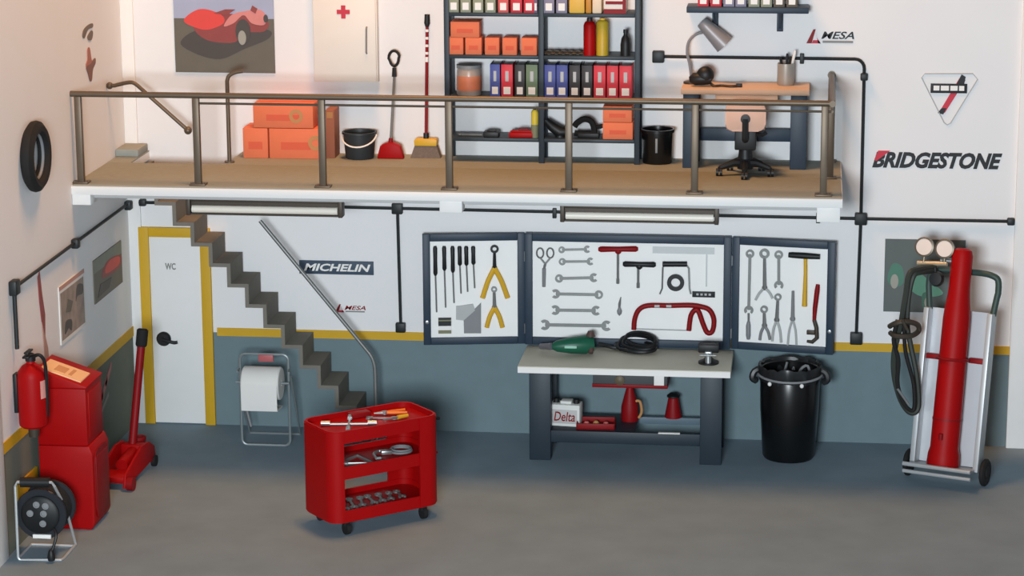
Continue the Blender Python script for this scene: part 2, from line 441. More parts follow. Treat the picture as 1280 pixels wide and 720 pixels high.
car = [(m_sky, [(0,.62),(1,.62),(1,1),(0,1)]),
       (m_shd, [(.06,.38),(.2,.24),(.45,.17),(.7,.3),(.95,.44),(.9,.55),(.3,.55)]),
       (m_car3, [(.2,.54),(.34,.4),(.6,.38),(.68,.5),(.9,.52),(.92,.66),(.5,.74),(.25,.68)]),
       (m_car, [(.1,.64),(.2,.76),(.32,.79),(.48,.72),(.5,.62),(.36,.54),(.24,.55)]),
       (m_car2, [(.5,.58),(.58,.72),(.72,.77),(.86,.79),(.93,.7),(.9,.6),(.78,.62),(.7,.72),(.6,.62)]),
       (m_car3, [(.4,.74),(.52,.79),(.62,.79),(.54,.72)]),
       (m_shd, ell(.69,.52,.075,.15)), (m_whl, ell(.68,.44,.04,.09)), (m_car3, [(.77,.78),(.79,.84),(.84,.8),(.82,.74)]),
       (m_shd, ell(.92,.68,.022,.05))]
p0 = hit(220,90,1,0); p1 = hit(342,0,1,0)
flat('poster', 'large poster of a red sports car on tarmac, high on the back wall', 'poster', p0.x, p1.x, p0.z, 4.62,
     [(m, [(u, v*.83) for u, v in poly]) for m, poly in car[1:] ][0:0] + [(car[0][0], [(0,.56),(1,.56),(1,1),(0,1)])] + [(m, [(u, v*.83+.0) for u, v in poly]) for m, poly in car[1:]], m_gnd)
p0 = hit(117,382,0,0); p1 = hit(151,303,0,0)
flat('poster', 'small poster of a red car on the left wall beside the corner', 'poster', -1.35, -.36, 1.57, 2.0,
     [(m_hor, [(0,.7),(1,.7),(1,1),(0,1)]), (m_car3, [(.3,.45),(.9,.4),(.98,.65),(.6,.78),(.35,.7)]), (m_car, [(.42,.5),(.85,.48),(.9,.66),(.6,.74),(.42,.66)]), (m_shd, [(.1,.1),(.5,.14),(.6,.32),(.2,.36)])], m_gnd, 'left')
m_sk = mat('print_sketch', (150, 136, 126), .6, var=.45, scale=9); m_skp = mat('print_sketch_pink', (188, 142, 130), .6, var=.08)
flat('poster', 'greyish mottled poster on the left wall, between two other pictures', 'poster', -2.49, -1.68, 1.45, 2.0,
     [(m_sk, [(.04,.06),(.96,.06),(.96,.88),(.04,.88)]), (m_skp, [(.0,.93),(1,.93),(1,1),(0,1)]), (m_shd, [(.62,.55),(.7,.62),(.9,.6),(.92,.75),(.7,.8)]), (m_shd, [(.15,.14),(.3,.2),(.4,.12),(.42,.3),(.2,.34)]), (m_gnd, [(.2,.5),(.4,.45),(.5,.6),(.3,.7)])], M_paper, 'left')
# narrow winding decal
dm = MB(); dm.T = Matrix(((0,-1,0,0),(1,0,0,0),(0,0,1,0),(0,0,0,1)))
dm.use(m_car3); dm.prism([(0,.68),(.06,.72),(.1,.5),(.16,.3),(.13,.1),(.06,.25),(.02,.45)], -.008, -.001)
dm.use(mat('print_faded', (178, 140, 126), .6)); dm.prism([(.06,.25),(.13,.12),(.2,-.02),(.24,-.3),(.12,-.32),(.1,-.1)], -.007, -.001)
tag(dm.build('wall_decal'), 'narrow dark red winding decal on the left wall above the red cabinet', 'decal', None, (0,-3.08,1.55))
dm = MB(); dm.T = Matrix(((0,-1,0,0),(1,0,0,0),(0,0,1,0),(0,0,0,1)))
m_bd = mat('decal_brown', (112, 98, 84), .6); m_rb = mat('decal_rust', (168, 104, 86), .6, var=.1); m_rb2 = mat('decal_dark_rust', (124, 84, 70), .6, var=.1)
def dec(m, P, y=-.008): dm.use(m); dm.prism([(u*.36, v*.53) for u, v in smooth2(P, 4)], y, -.001)
dec(m_bd, [(0,.86),(.12,.95),(.5,1),(.95,1.0),(.95,.93),(.5,.92),(.15,.8)]); dec(m_bd, [(.45,.8),(.8,.88),(.95,.84),(.85,.73),(.6,.72)])
dec(m_rb, [(.4,.58),(.6,.58),(.72,.36),(.9,.3),(.8,.2),(.3,.22),(.2,.32),(.36,.4)]); dec(m_rb2, [(.22,.28),(.6,.3),(1.05,.36),(1.05,.26),(.8,.18),(.66,.0),(.5,.0),(.36,.14)], -.009)
tag(dm.build('wall_decal'), 'brown and rust coloured emblem high on the left wall above the railing', 'decal', None, (0,-1.36,3.73))
dm = MB(); dm.T = Matrix(((0,-1,0,0),(1,0,0,0),(0,0,1,0),(0,0,0,1)))
m_fr = mat('decal_pale_red', (176, 110, 108), .6, var=.1)
dm.use(m_fr)
for i in range(3): dm.prism([(.1+.16*i,.06+.1*i),(.3+.16*i,.2+.1*i),(.32+.16*i,.27+.1*i),(.06+.16*i,.12+.1*i)], -.006, -.001)
dm.use(M_ptext); dm.prism([(0,-.05),(.5,.16),(.5,.2),(0,0)], -.006, -.001)
tag(dm.build('wall_decal'), 'pale red slashed decal on the dado behind the red cabinet', 'decal', None, (0,-1.5,.4))
# green car poster behind the trolley
m_g1 = mat('print_green', (104, 164, 140), .5, var=.1); m_g2 = mat('print_dark_green', (70, 118, 100), .5, var=.1); m_dk = mat('print_slate', (86, 94, 92), .5, var=.1)
p0 = hit(1104,389,1,0); p1 = hit(1207,304,1,0)
flat('poster', 'dark poster of a pale green car behind the gas bottle trolley', 'poster', p0.x, p1.x, p0.z, p1.z+.03,
     [(m_g2, [(.04,.45),(.1,.66),(.22,.62),(.24,.4),(.12,.34)]), (m_whl, ell(.13,.42,.05,.1)), (m_g1, [(.28,.4),(.4,.56),(.56,.44),(.74,.28),(.62,.22),(.42,.24)]), (m_g2, [(.48,.24),(.54,.28),(.6,.2),(.6,.06),(.5,.06)]), (m_whl, ell(.56,.14,.05,.08))], m_dk)
# wall signs ----------------------------------------------------------
sg = thing('wall_lettering', 'slanted black capitals with a red flash on the right of the back wall', 'sign')
p0 = hit(1090,213,1,0); p1 = hit(1253,193,1,0); zt = .5*(p0.z+p1.z)
lettering('lettering', 'BRIDGESTONE', M_text, p0.x, p1.x, 2.795, 2.955, -.001, sg, shear=.3, bold=.045)
fl = MB(); fx = p0.x
fl.prism([(fx+.055,2.965),(fx+.17,2.965),(fx+.035,2.86),(fx+.02,2.88)], -.012, -.001)
fl.build('flash', M_rtext, sg, 'red flash over the first letter')
sg = thing('banner_sign', 'navy banner sign with white slanted capitals above the stairs', 'sign')
p0 = hit(377,343,1,0); p1 = hit(467,326,1,0)
MB().box(p0.x-.02, p1.x, -.012, -.001, 1.615, 1.755, .002).build('board', M_banner, sg)
lettering('lettering', 'MICHELIN', M_label, p0.x+.03, p1.x-.03, 1.648, 1.725, -.012, sg, shear=.25, bold=.03)
def mesa(label, px0, py0, px1, py1, mt, md, name='wall_lettering'):
    a = hit(px0,py1,1,0); b = hit(px1,py0,1,0); h = b.z-a.z; z0 = a.z; w = b.x-a.x
    sg = thing(name, label, 'sign')
    tr = MB(); tr.use(md); tr.prism([(a.x,z0),(a.x+.14*w,z0+h),(a.x+.19*w,z0+h),(a.x+.11*w,z0)], -.008, -.001)
    tr.use(M_rtext); tr.prism([(a.x+.11*w,z0),(a.x+.3*w,z0),(a.x+.26*w,z0+.22*h),(a.x+.14*w,z0+.22*h)], -.009, -.001)
    tr.prism([(a.x+.22*w,z0+.4*h),(a.x+.3*w,z0),(a.x+.25*w,z0),(a.x+.19*w,z0+.75*h)], -.009, -.001)
    tr.build('triangle_mark', None, sg)
    lettering('lettering', 'MESA', mt, a.x+.31*w, b.x, z0+.32*h, z0+.85*h, -.001, sg, shear=.3, bold=.015)
    MB().box(a.x+.34*w, b.x-.01, -.006, -.001, z0+.04*h, z0+.2*h).build('underline', M_ptext, sg)
mesa('small red and black lettered logo right of the wall shelf', 1008, 37, 1068, 54, M_text, M_dred)
mesa('tiny dark red lettered logo below the navy banner', 419, 381, 457, 390, M_dred, M_dred)
sg = thing('triangle_emblem', 'pale triangular emblem with a black bar and a red slash on the back wall', 'sign')
T3 = [hit(q[0],q[1],1,-.004) for q in ((1152,97),(1156,92),(1216,92),(1222,99),(1188,154),(1184,156),(1180,153))]
MB().tube(T3, .006, 6, closed=True).build('outline', M_lgrey, sg)
pts = [hit(q[0],q[1],1,0) for q in ((1173,142),(1178,142),(1203,96),(1199,94))]
tr = MB(); tr.use(M_rtext); tr.prism([(p.x,p.z) for p in [hit(q[0],q[1],1,0) for q in ((1174,140),(1181,141),(1207,100),(1199,98))]], -.006, -.001)
tr.use(M_text); tr.prism([(p.x,p.z) for p in [hit(q[0],q[1],1,0) for q in ((1195,106),(1205,106),(1207,96),(1202,93))]], -.008, -.001)
tr.prism([(p.x,p.z) for p in [hit(q[0],q[1],1,0) for q in ((1172,141),(1179,143),(1183,135),(1177,135))]], -.008, -.001)
tr.build('slash', None, sg, 'red slash with dark ends')
a = hit(1163,116,1,0); b_ = hit(1209,106,1,0)
MB().box(a.x, b_.x, -.012, -.001, a.z, b_.z+.01, .002).build('bar', M_text, sg)
pl = MB()
for u0, u1 in ((.08,.24),(.28,.5),(.54,.74),(.78,.92)): pl.box(a.x+u0*(b_.x-a.x), a.x+u1*(b_.x-a.x), -.014, -.011, a.z+.025, b_.z-.01)
pl.build('bar_inlay', M_label, sg)

# ------------------------------------------------------------------ left wall objects
ty = thing('spare_tyre', 'black tyre hung flat on the left wall above the gallery edge', 'tyre', (0,-3.13,3.34))
t = MB(); t.lathe([(.21,.01),(.27,.0),(.31,.03),(.318,.06),(.31,.09),(.27,.12),(.225,.115),(.205,.09),(.205,.03),(.21,.01)], ax='x', n=40)
t.build('tyre', M_rubber, ty)
t = MB(); t.torus((.06,0,0), .205, .014, 'x', 32, 8)
for k in range(40):
    pass
t.build('bead_ring', M_grey, ty)
ex = thing('fire_extinguisher', 'red fire extinguisher with black valve on the left wall', 'fire extinguisher', (.155,-3.86,0))
t = MB(); t.lathe([(0,1.07),(.10,1.07),(.122,1.09),(.125,1.12),(.125,1.52),(.115,1.57),(.08,1.62),(.04,1.645),(.035,1.67),(0,1.67)]); t.build('body', M_red, ex)
t = MB(); t.lathe([(0,1.665),(.045,1.665),(.045,1.72),(.02,1.735),(0,1.735)], n=16); t.box(-.03,.03,-.14,-.02,1.715,1.735,.006); t.box(-.02,.02,-.12,.03,1.75,1.768,.006); t.build('valve', M_black, ex)
t = MB(); t.tube(spline([(.02,-.02,1.70),(.09,-.04,1.73),(.13,-.02,1.67),(.135,0,1.52),(.13,.01,1.3),(.12,.02,1.16)],5), .016, 8); t.build('hose', M_black, ex)
MB().lathe([(0,0.98),(.045,.98),(.05,1.07),(0,1.07)], n=16).build('base_stub', M_darkh, ex)
t = MB(); t.box(-.154,-.118,-.05,.05,1.2,1.55,.006).build('wall_bracket', M_black, ex)
t = MB()
for i in range(7):
    pass
lb = MB(); prof = [(.1265,1.30),(.1265,1.48)]
for k in range(6):
    a0, a1 = rad(-75+14*k), rad(-75+14*(k+1)); r = .1268
    lb.f([lb.v((r*math.cos(a0),r*math.sin(a0),1.34)), lb.v((r*math.cos(a1),r*math.sin(a1),1.34)), lb.v((r*math.cos(a1),r*math.sin(a1),1.5)), lb.v((r*math.cos(a0),r*math.sin(a0),1.5))])
lb.T = Matrix.Identity(4)
lbo = lb.build('label', mat('label_pink', (214, 150, 140), .6), ex); lbo.rotation_euler = (0,0,rad(38))

# ------------------------------------------------------------------ red cabinet
cb = thing('tester_cabinet', 'tall red workshop cabinet with sloping lid and printed panel by the left wall', 'cabinet')
t = MB(); t.prism([(.06,0),(.52,0),(.55,.06),(.555,.70),(.525,.78),(.06,.78)], -3.47, -2.95, .012).build('base', M_red, cb)
t = MB(); t.box(.06, .515, -3.465, -2.96, .78, 1.31, .012).build('body', M_red, cb)
t = MB(); t.prism([(.06,1.31),(.525,1.31),(.53,1.33),(.06,1.49)], -3.475, -2.95, .012).build('lid', M_red, cb)
t = MB(); t.box(.556,.566,-3.40,-3.02,.10,.66,.004); t.prism(rrect(-3.42,-3.0,.08,.72,.12), .553, .561, 0, 'x'); o = t.build('side_panel', M_dred, cb)
MB().box(.508,.522,-3.4,-3.02,.84,1.26,.004).build('upper_panel', M_red, cb)
t = MB(); sl = (1.33-1.49)/.47
def onlid(x): return 1.49+sl*(x-.06)
t.hexa([(.10,-3.42,onlid(.1)+.001),(.46,-3.42,onlid(.46)+.001),(.46,-3.12,onlid(.46)+.001),(.10,-3.12,onlid(.1)+.001),
        (.10,-3.42,onlid(.1)+.012),(.46,-3.42,onlid(.46)+.012),(.46,-3.12,onlid(.46)+.012),(.10,-3.12,onlid(.1)+.012)])
t.build('printed_panel', mat('panel_peach', (240, 196, 148), .6), cb, 'peach printed panel on the sloping lid')
t = MB()
for x0, x1, y0, y1 in ((.2,.3,-3.36,-3.2),(.33,.36,-3.36,-3.18)):
    t.hexa([(x0,y0,onlid(x0)+.011),(x1,y0,onlid(x1)+.011),(x1,y1,onlid(x1)+.011),(x0,y1,onlid(x0)+.011),(x0,y0,onlid(x0)+.014),(x1,y0,onlid(x1)+.014),(x1,y1,onlid(x1)+.014),(x0,y1,onlid(x0)+.014)])
t.build('panel_print', mat('panel_brown', (206, 150, 104), .6), cb)

# ------------------------------------------------------------------ trolley jack
jk = thing('trolley_jack', 'red trolley jack with long upright handle behind the red cabinet', 'jack', (.42,-1.72,0), rad(-4))
for sx in (-1,1):
    t = MB(); t.prism([(-.62,.03),(-.58,.16),(-.1,.30),(.1,.29),(.26,.2),(.28,.06),(.1,.08),(-.3,.05)], sx*.13-.012, sx*.13+.012, .004, 'x'); t.build('side_plate', M_red, jk)
t = MB(); t.box(-.12,.12,-.56,-.3,.06,.12,.01); t.cyl((0,-.3,.16),(0,.1,.2),.06,n=16); t.box(-.12,.12,.02,.14,.12,.27,.01); t.build('hydraulic_unit', M_red, jk)
t = MB(); t.prism([(.02,.2),(.2,.27),(.27,.27),(.26,.22),(.1,.16)], -.05, .05, .006, 'x'); t.build('lift_arm', M_red, jk)
t = MB(); t.lathe([(0,.25),(.05,.25),(.07,.27),(.07,.295),(.06,.295),(.05,.28),(0,.28)], (0,.22,.0), n=18); t.build('saddle', M_dred, jk)
for sx in (-1,1):
    t = MB(); t.cyl((sx*.15,-.56,.065),(sx*.21,-.56,.065),.065,n=18); t.build('wheel', M_dred, jk)
    t = MB(); t.cyl((sx*.12,.24,.055),(sx*.16,.24,.055),.055,n=18); t.build('caster', M_rubber, jk)
H0 = Vector((-.02,.08,.25)); W = Matrix.Rotation(rad(4),4,'Z') @ (hit(178,415,1,-1.42)-Vector((.42,-1.72,0)))
Wb = H0+(W-H0)*.87; Wt = H0+(W-H0)*1.03
MB().tube([H0, Wb], .04, 12).build('handle', M_dred, jk)
t = MB(); t.tube([Wb, Wb+(Wt-Wb)*.1, Wt-(Wt-Wb)*.08, Wt], [.045,.056,.056,.04], 14); t.build('grip', M_rubber, jk)

# ------------------------------------------------------------------ cable reel
cr = thing('cable_reel', 'black cable reel on a steel tube stand at the front of the left wall', 'cable reel', (.33,-4.33,0))
t = MB(); t.tube([(-.22,.02,.66),(-.22,.0,.03)]+arcpts((-.19,.03),.03,180,270,3,'xz',0)+[(.13,0,.0+.012)]+arcpts((.13,.03),.018,270,360,3,'xz',0)[:0]+[(.16,0,.012),(.17,.03,.012),(.17,.42,.012)], .013, 8)
t.tube([(.17,.42,.012),(.15,.25,.4),(.12,.05,.66)], .013, 8); t.tube([(-.22,.02,.66),(-.2,.02,.7),(.1,.04,.7),(.12,.05,.66)], .013, 8)
t.tube([(-.22,.01,.012),(-.22,.38,.012),(.17,.38,.012)], .013, 8)
t.build('stand', M_alu, cr)
t = MB(); t.tube([(-.17,.02,.7),(.08,.04,.7)], .045, 12); t.build('grip', M_black, cr)
t = MB(); t.lathe([(0,.0),(.225,.0),(.23,.01),(.225,.03),(.16,.035),(.16,.27),(.225,.275),(.23,.29),(.225,.31),(0,.31)], (-.02,.06,.4), ax='y', n=36); t.build('drum', mat('drum_black', (30, 34, 40), .45, var=.15), cr)
t = MB()
for k in range(7): t.torus((-.02,.105+.035*k,.4), .185, .019, 'y', 28, 8)
t.build('wound_cable', M_rubber, cr)
t = MB(); t.lathe([(0,0),(.17,0),(.17,-.02),(.15,-.035),(0,-.035)], (-.02,.06,.4), ax='y', n=28); t.build('face_plate', M_black, cr)
for dx, dz in ((-.08,.02),(.04,.02),(-.02,.1),(.06,.09),(.03,-.07)):
    q = MB(); q.lathe([(0,0),(.03,0),(.03,-.012),(.022,-.012),(.02,-.004),(0,-.004)], (-.02+dx,.026,.4+dz), ax='y', n=14); q.build('socket', M_grey, cr)
MB().box(-.09,.07,.03,.056,.19,.225,.003).build('rating_plate', M_label, cr)
t = MB(); t.tube(spline([(.08,.05,.3),(.13,-.0,.24),(.11,-.03,.14),(.09,-.04,.1)],4), .014, 8); t.lathe([(0,0),(.03,.0),(.035,.03),(.025,.08),(.012,.1),(0,.1)], (.09,-.04,.02), n=12); t.build('plug', M_black, cr)

# ------------------------------------------------------------------ paper roll stand
pr = thing('paper_roll_stand', 'steel tube floor stand holding a big white paper roll, right of the door', 'roll stand', (1.52,-.72,0))
fr_ = [(x,0,z) for x, z in rrect(-.245,.245,.012,.95,.06)]
MB().tube(fr_, .014, 8, closed=True).build('front_frame', M_stand, pr)
t = MB(); t.tube([(-.26,.02,.72),(-.27,.2,.35),(-.26,.42,.012),(.26,.42,.012),(.27,.2,.35),(.26,.02,.72)], .013, 8); t.build('rear_frame', M_stand, pr)
t = MB(); t.tube([(-.25,0,.8),(-.25,-.1,.79)], .011, 8); t.tube([(.25,0,.8),(.27,-.1,.79)], .011, 8); t.tube([(-.27,-.09,.68),(.27,-.09,.68)], .013, 8); t.build('roll_spindle', M_stand, pr)
t = MB(); t.lathe([(.03,-.19),(.155,-.19),(.165,-.18),(.165,.18),(.155,.19),(.03,.19),(.03,-.19)], (0,-.09,.68), ax='x', n=28); t.build('paper_roll', M_paper, pr)
t = MB(); t.prism([(-.25,.68),(-.262,.6),(-.262,.45),(-.27,.44),(-.275,.6),(-.262,.7)], -.18, .18, 0, 'x')
t.prism([(-.262,.46),(-.24,.43),(-.02,.42),(-.02,.435),(-.23,.45),(-.255,.47)], -.18, .18, 0, 'x'); t.build('paper_sheet', M_paper, pr)
MB().box(-.05,.1,-.03,-.012,.88,.95,.006).build('red_clip', mat('clip_red', (176, 92, 94), .5), pr)
MB().tube([(-.2,0,.42),(-.15,.0,.2)], .013, 8).build('brace', M_grey, pr)

# ------------------------------------------------------------------ red tool cart
YAW = rad(40); CX, CYY = 2.975, -2.91
tc = thing('tool_cart', 'red three-tier tool trolley standing free on the floor', 'tool cart', (CX,CYY,0), YAW)
L, Wd = .56, .29
def tray(z, h, name, inner=True):
    t = MB(); o = rrect(-L,L,-Wd,Wd,.12); i = rrect(-L+.02,L-.02,-Wd+.02,Wd-.02,.105); n = len(o)
    a = [t.v((x,y,z)) for x, y in o]; b = [t.v((x,y,z+h)) for x, y in o]; c2 = [t.v((x,y,z+h)) for x, y in i]; d2 = [t.v((x,y,z+h-.05)) for x, y in i]
    t.f(a[::-1]); t.f(d2)
    for k in range(n):
        j = (k+1)%n
        t.f([a[k],a[j],b[j],b[k]]); t.f([b[k],b[j],c2[j],c2[k]]); t.f([c2[k],c2[j],d2[j],d2[k]])
    return t.build(name, M_red, tc)
tray(.855, .115, 'top_tray'); tray(.525, .115, 'middle_tray'); tray(.125, .11, 'bottom_tray')
for sx in (-1,1):
    t = MB(); R_c, lead = .12, (.0 if sx < 0 else .10)
    path = [(L-R_c-lead,-Wd)]+[(L-R_c+R_c*math.sin(rad(9*k)), -Wd+R_c-R_c*math.cos(rad(9*k))) for k in range(11)]
    path += [(x,-y) for x, y in path[::-1]]
    def off(x, y, d): return (sx*(x+d*max(0,(x-(L-R_c))/R_c)), y+(d if y > 0 else -d)*min(1,max(0,(abs(y)-(Wd-R_c))/R_c)))
    O_ = [off(x,y,.008) for x, y in path]; I_ = [off(x,y,-.012) for x, y in path]
    va = [[t.v((x,y,z)) for x, y in P] for P in (O_, I_) for z in (.14,.96)]
    for k in range(len(O_)-1):
        t.f([va[0][k],va[0][k+1],va[1][k+1],va[1][k]]); t.f([va[2][k],va[3][k],va[3][k+1],va[2][k+1]])
        t.f([va[1][k],va[1][k+1],va[3][k+1],va[3][k]]); t.f([va[0][k],va[2][k],va[2][k+1],va[0][k+1]])
    for k in (0,-1): t.f([va[0][k],va[1][k],va[3][k],va[2][k]])
    t.build('end_panel', M_red, tc)
t = MB(); t.tube([(L-.002,-.13,.9),(L+.08,-.13,.88),(L+.08,.13,.88),(L-.002,.13,.9)], .017, 8); t.build('handle', M_black, tc)
t = MB(); t.tube([(L-.002,-.12,.56),(L+.07,-.12,.56)], .01, 8); t.build('side_peg', M_dred, tc)
for sx in (-1,1):
    for sy in (-1,1):
        t = MB(); x, y = sx*.40, sy*.24
        t.cyl((x-.02,y,.055),(x+.02,y,.055),.055,n=16); t.box(x-.03,x+.03,y-.02,y+.03,.075,.126,.006); t.build('caster', M_rubber, tc)
CM = Matrix.Translation((CX,CYY,0)) @ Matrix.Rotation(YAW,4,'Z')
def oncart(x, y, z): return CM @ Vector((x,y,z))
def wr(mb, L, w, e0='open', e1='ring', t=.016, r=None):
    """spanner along local x in the x,z plane, thickness t towards -y"""
    r = r or w*1.15; h = L/2
    mb.box(-h+r*1.1, h-r*1.1, -t*.8, -t*.15, -w*.38, w*.38, 0)
    for e, sx in ((e0,-1),(e1,1)):
        c0 = sx*(h-r)
        if e == 'ring': mb.arc((c0,0), r*.52, r, -t, 0, 0, 360, 18)
        elif e == 'open': mb.arc((c0,0), r*.5, r*1.08, -t, 0, (45 if sx > 0 else 225), (345 if sx > 0 else 525)-30, 14)
    return mb
FLAT = Matrix.Rotation(rad(90),4,'X')   # lays a wall-plane tool down on its back
def lay(mb, name, m, label, cat, x, y, z, ang, group=None):
    o = mb.build(name, m); P = oncart(x,y,z)
    return tag(o, label, cat, group, P, rot=(0,0,YAW+rad(ang)))
def newlay():
    mb = MB(); mb.T = Matrix.Rotation(rad(-90),4,'X'); return mb
# top tray: four-way wheel brace, pliers, screwdriver
zt = .924
mb = MB(); mb.tube([(-.25,0,.012),(.25,0,.012)], .012, 8); mb.tube([(0,-.22,.012),(0,.22,.012)], .012, 8)
for sx in (-1,1):
    mb.cyl((sx*.25,0,.022),(sx*.17,0,.022),.024,n=12); mb.cyl((0,sx*.22,.022),(0,sx*.15,.022),.022,n=12)
lay(mb, 'wheel_brace', M_steel, 'silver cross shaped wheel brace in the top tray of the red trolley', 'wheel brace', -.22, -.0, zt, -32)
def pliers_top(mb, m1, m2):
    mb.use(m1); mb.tube([(.0,0,.02),(.07,.02,.02),(.2,.05,.02)], [.014,.016,.012], 8); mb.tube([(.0,0,.02),(.07,-.02,.02),(.2,-.05,.02)], [.014,.016,.012], 8)
    mb.use(m2); mb.lathe([(0,0.004),(.026,.004),(.026,.034),(0,.034)], n=12); mb.tube([(0,.008,.02),(-.1,.004,.02)], [.016,.006], 8); mb.tube([(0,-.008,.02),(-.1,-.004,.02)], [.016,.006], 8)
m_oh = mat('orange_handle', (226, 116, 40), .5); 
mb = MB(); pliers_top(mb, m_oh, M_steel); lay(mb, 'pliers', None, 'orange handled pliers in the top tray of the red trolley, right end', 'pliers', .22, .12, zt, -18)
mb = MB(); mb.use(M_yelh); mb.cyl((0,0,.02),(.11,0,.02),.02,.016,n=10); mb.use(M_steel); mb.cyl((-.16,0,.02),(0,0,.02),.008,n=8)
lay(mb, 'screwdriver', None, 'yellow handled screwdriver in the top tray of the red trolley', 'screwdriver', .24, -.08, zt, 4)
mb = newlay(); wr(mb, .3, .03); lay(mb, 'spanner', M_steel, 'steel spanner in the top tray beside the orange pliers', 'spanner', .13, .02, zt, -36)
mb = MB(); mb.box(-.1,.1,-.05,.05,0,.045,.006); lay(mb, 'tool_case', M_dred, 'flat dark red case at the rear of the top tray of the trolley', 'case', .0, .2, zt, 0)
# middle tray: triangle stand, clamp, coil
zm = .594
mb = MB()
tri = [(-.16,-.1,.015),(.16,-.1,.015),(.02,.14,.015)]
mb.tube(tri, .014, 8, closed=True); mb.box(-.17,-.06,-.13,-.09,0,.03,.006)
lay(mb, 'triangle_bracket', M_steel, 'steel triangular bracket in the middle tray of the red trolley', 'bracket', -.2, -.06, zm, -30)
mb = MB(); mb.tube(spline([(-.06,-.12,.02),(-.06,.02,.02),(.0,.1,.02),(.06,.06,.02)],4), .014, 8); mb.box(.01,.11,.02,.08,0,.04,.008); mb.cyl((-.06,-.12,.02),(-.02,-.12,.02),.016,n=8)
lay(mb, 'clamp', M_steel, 'small steel clamp in the centre of the middle trolley tray', 'clamp', .08, -.04, zm, -20)
mb = MB(); mb.torus((0,0,.014), .1, .012); mb.torus((.01,.005,.03), .09, .01)
lay(mb, 'wire_coil', M_grey, 'grey wire coil at the right end of the middle trolley tray', 'coil', .3, -.02, zm, 0)
# bottom tray: row of spanners
for i in range(7):
    mb = newlay(); wr(mb, .32-.015*i, .03, 'open', 'ring')
    lay(mb, 'spanner', M_dsteel, '%s spanner in the row on the bottom tray of the red trolley' % ('leftmost','second from left','third from left','middle','third from right','second from right','rightmost')[i], 'spanner', -.32+.1*i, -.02, .189, 78-(i%3)*6, 'spanners on the bottom tray')

# ------------------------------------------------------------------ tool board (wall cabinet with open doors)
tb = thing('tool_cabinet', 'shallow wall tool cabinet, blue-grey frame, both doors open, over the bench', 'tool cabinet')
BX0, BX1, BZ0, BZ1 = 4.06, 6.11, .96, 2.095
by = -.075                       # front surface of the white back
def frame(mb, x0, x1, z0, z1, w, y0, y1):
    mb.box(x0,x0+w,y0,y1,z0,z1,.006).box(x1-w,x1,y0,y1,z0,z1,.006).box(x0+w,x1-w,y0,y1,z1-w,z1,.006).box(x0+w,x1-w,y0,y1,z0,z0+w,.006); return mb
MB().box(BX0+.05,BX1-.05,by,-.002,BZ0+.05,BZ1-.05).build('back_panel', M_panel, tb)
frame(MB(), BX0, BX1, BZ0, BZ1, .075, -.12, -.002).build('frame', M_navy, tb)
DW = 1.02; ANG = 9
doors = {}
for nm, hx, sgn in (('l', BX0-.005, -1), ('r', BX1+.01, 1)):
    a = rad(ANG)*(1 if sgn < 0 else -1)
    # local frame: x runs along the door away from the viewer's left, y into the wall
    Mx = Matrix.Translation((hx, -.06, 0)) @ Matrix.Rotation(-a if sgn < 0 else -a, 4, 'Z') if False else Matrix.Translation((hx,-.06,0)) @ Matrix.Rotation(a,4,'Z')
    x0, x1 = (-DW, 0) if sgn < 0 else (0, DW)
    z0, z1 = (BZ0, BZ1) 
    fr = frame(MB(), x0, x1, z0, z1, .075, -.03, .03); fr.T = Matrix.Identity(4)
    o = fr.build('door_frame', M_navy, tb); o.matrix_local = Mx
    pnl = MB().box(x0+.05, x1-.05, -.01, .02, z0+.05, z1-.05).build('door_panel', M_panel, o)
    kn = MB(); kx = x0+.0375 if sgn < 0 else x1-.0375
    kn.lathe([(0,0),(.014,0),(.018,-.02),(0,-.025)], (kx,-.03,1.2), ax='y', n=12).build('catch', M_steel, o)
    hg = MB()
    for zz in (1.12, 1.86): hg.cyl((0.0,-.036,zz-.05),(0.0,-.036,zz+.05),.012,n=8)
    hg.build('hinge', M_steel, o)
    n = Mx.to_3x3() @ Vector((0,-1,0)); doors[nm] = (Mx, Mx @ Vector((0,-.011,0)), n, a)
doors['m'] = (Matrix.Translation((0,by+.0,0)), Vector((0,by,0)), Vector((0,-1,0)), 0)
class Tool:
    """places a tool on a board from photo pixels; geometry is made flat in the board's own plane"""
    def __init__(s, which, cx, cy):
        s.M, s.p, s.n, s.a = doors[which]; s.c = hitp(cx, cy, s.p, s.n); s.mb = MB()
        s.Ri = Matrix.Rotation(-s.a,3,'Z')
    def q(s, px, py, y=0):
        d = s.Ri @ (hitp(px,py,s.p,s.n)-s.c); return Vector((d.x, y, d.z))
    def put(s, name, m, label, cat, group=None):
        o = s.mb.build(name, m); return tag(o, label, cat, group, s.c+s.n*.001, s.a)
def along(mb, a, b):
    """aim local x from a to b (in board plane), origin midway"""
    d = b-a; ang = math.atan2(d.z, d.x); mid = (a+b)/2
    mb.T = Matrix.Translation(mid) @ Matrix.Rotation(-ang,4,'Y'); return d.length
def L_(zx, zy): return 510+zx/4, 270+zy/4
def Mi(zx, zy): return 650+zx/4.737, 280+zy/4.737
def R_(zx, zy): return 900+zx/4.235, 280+zy/4.235
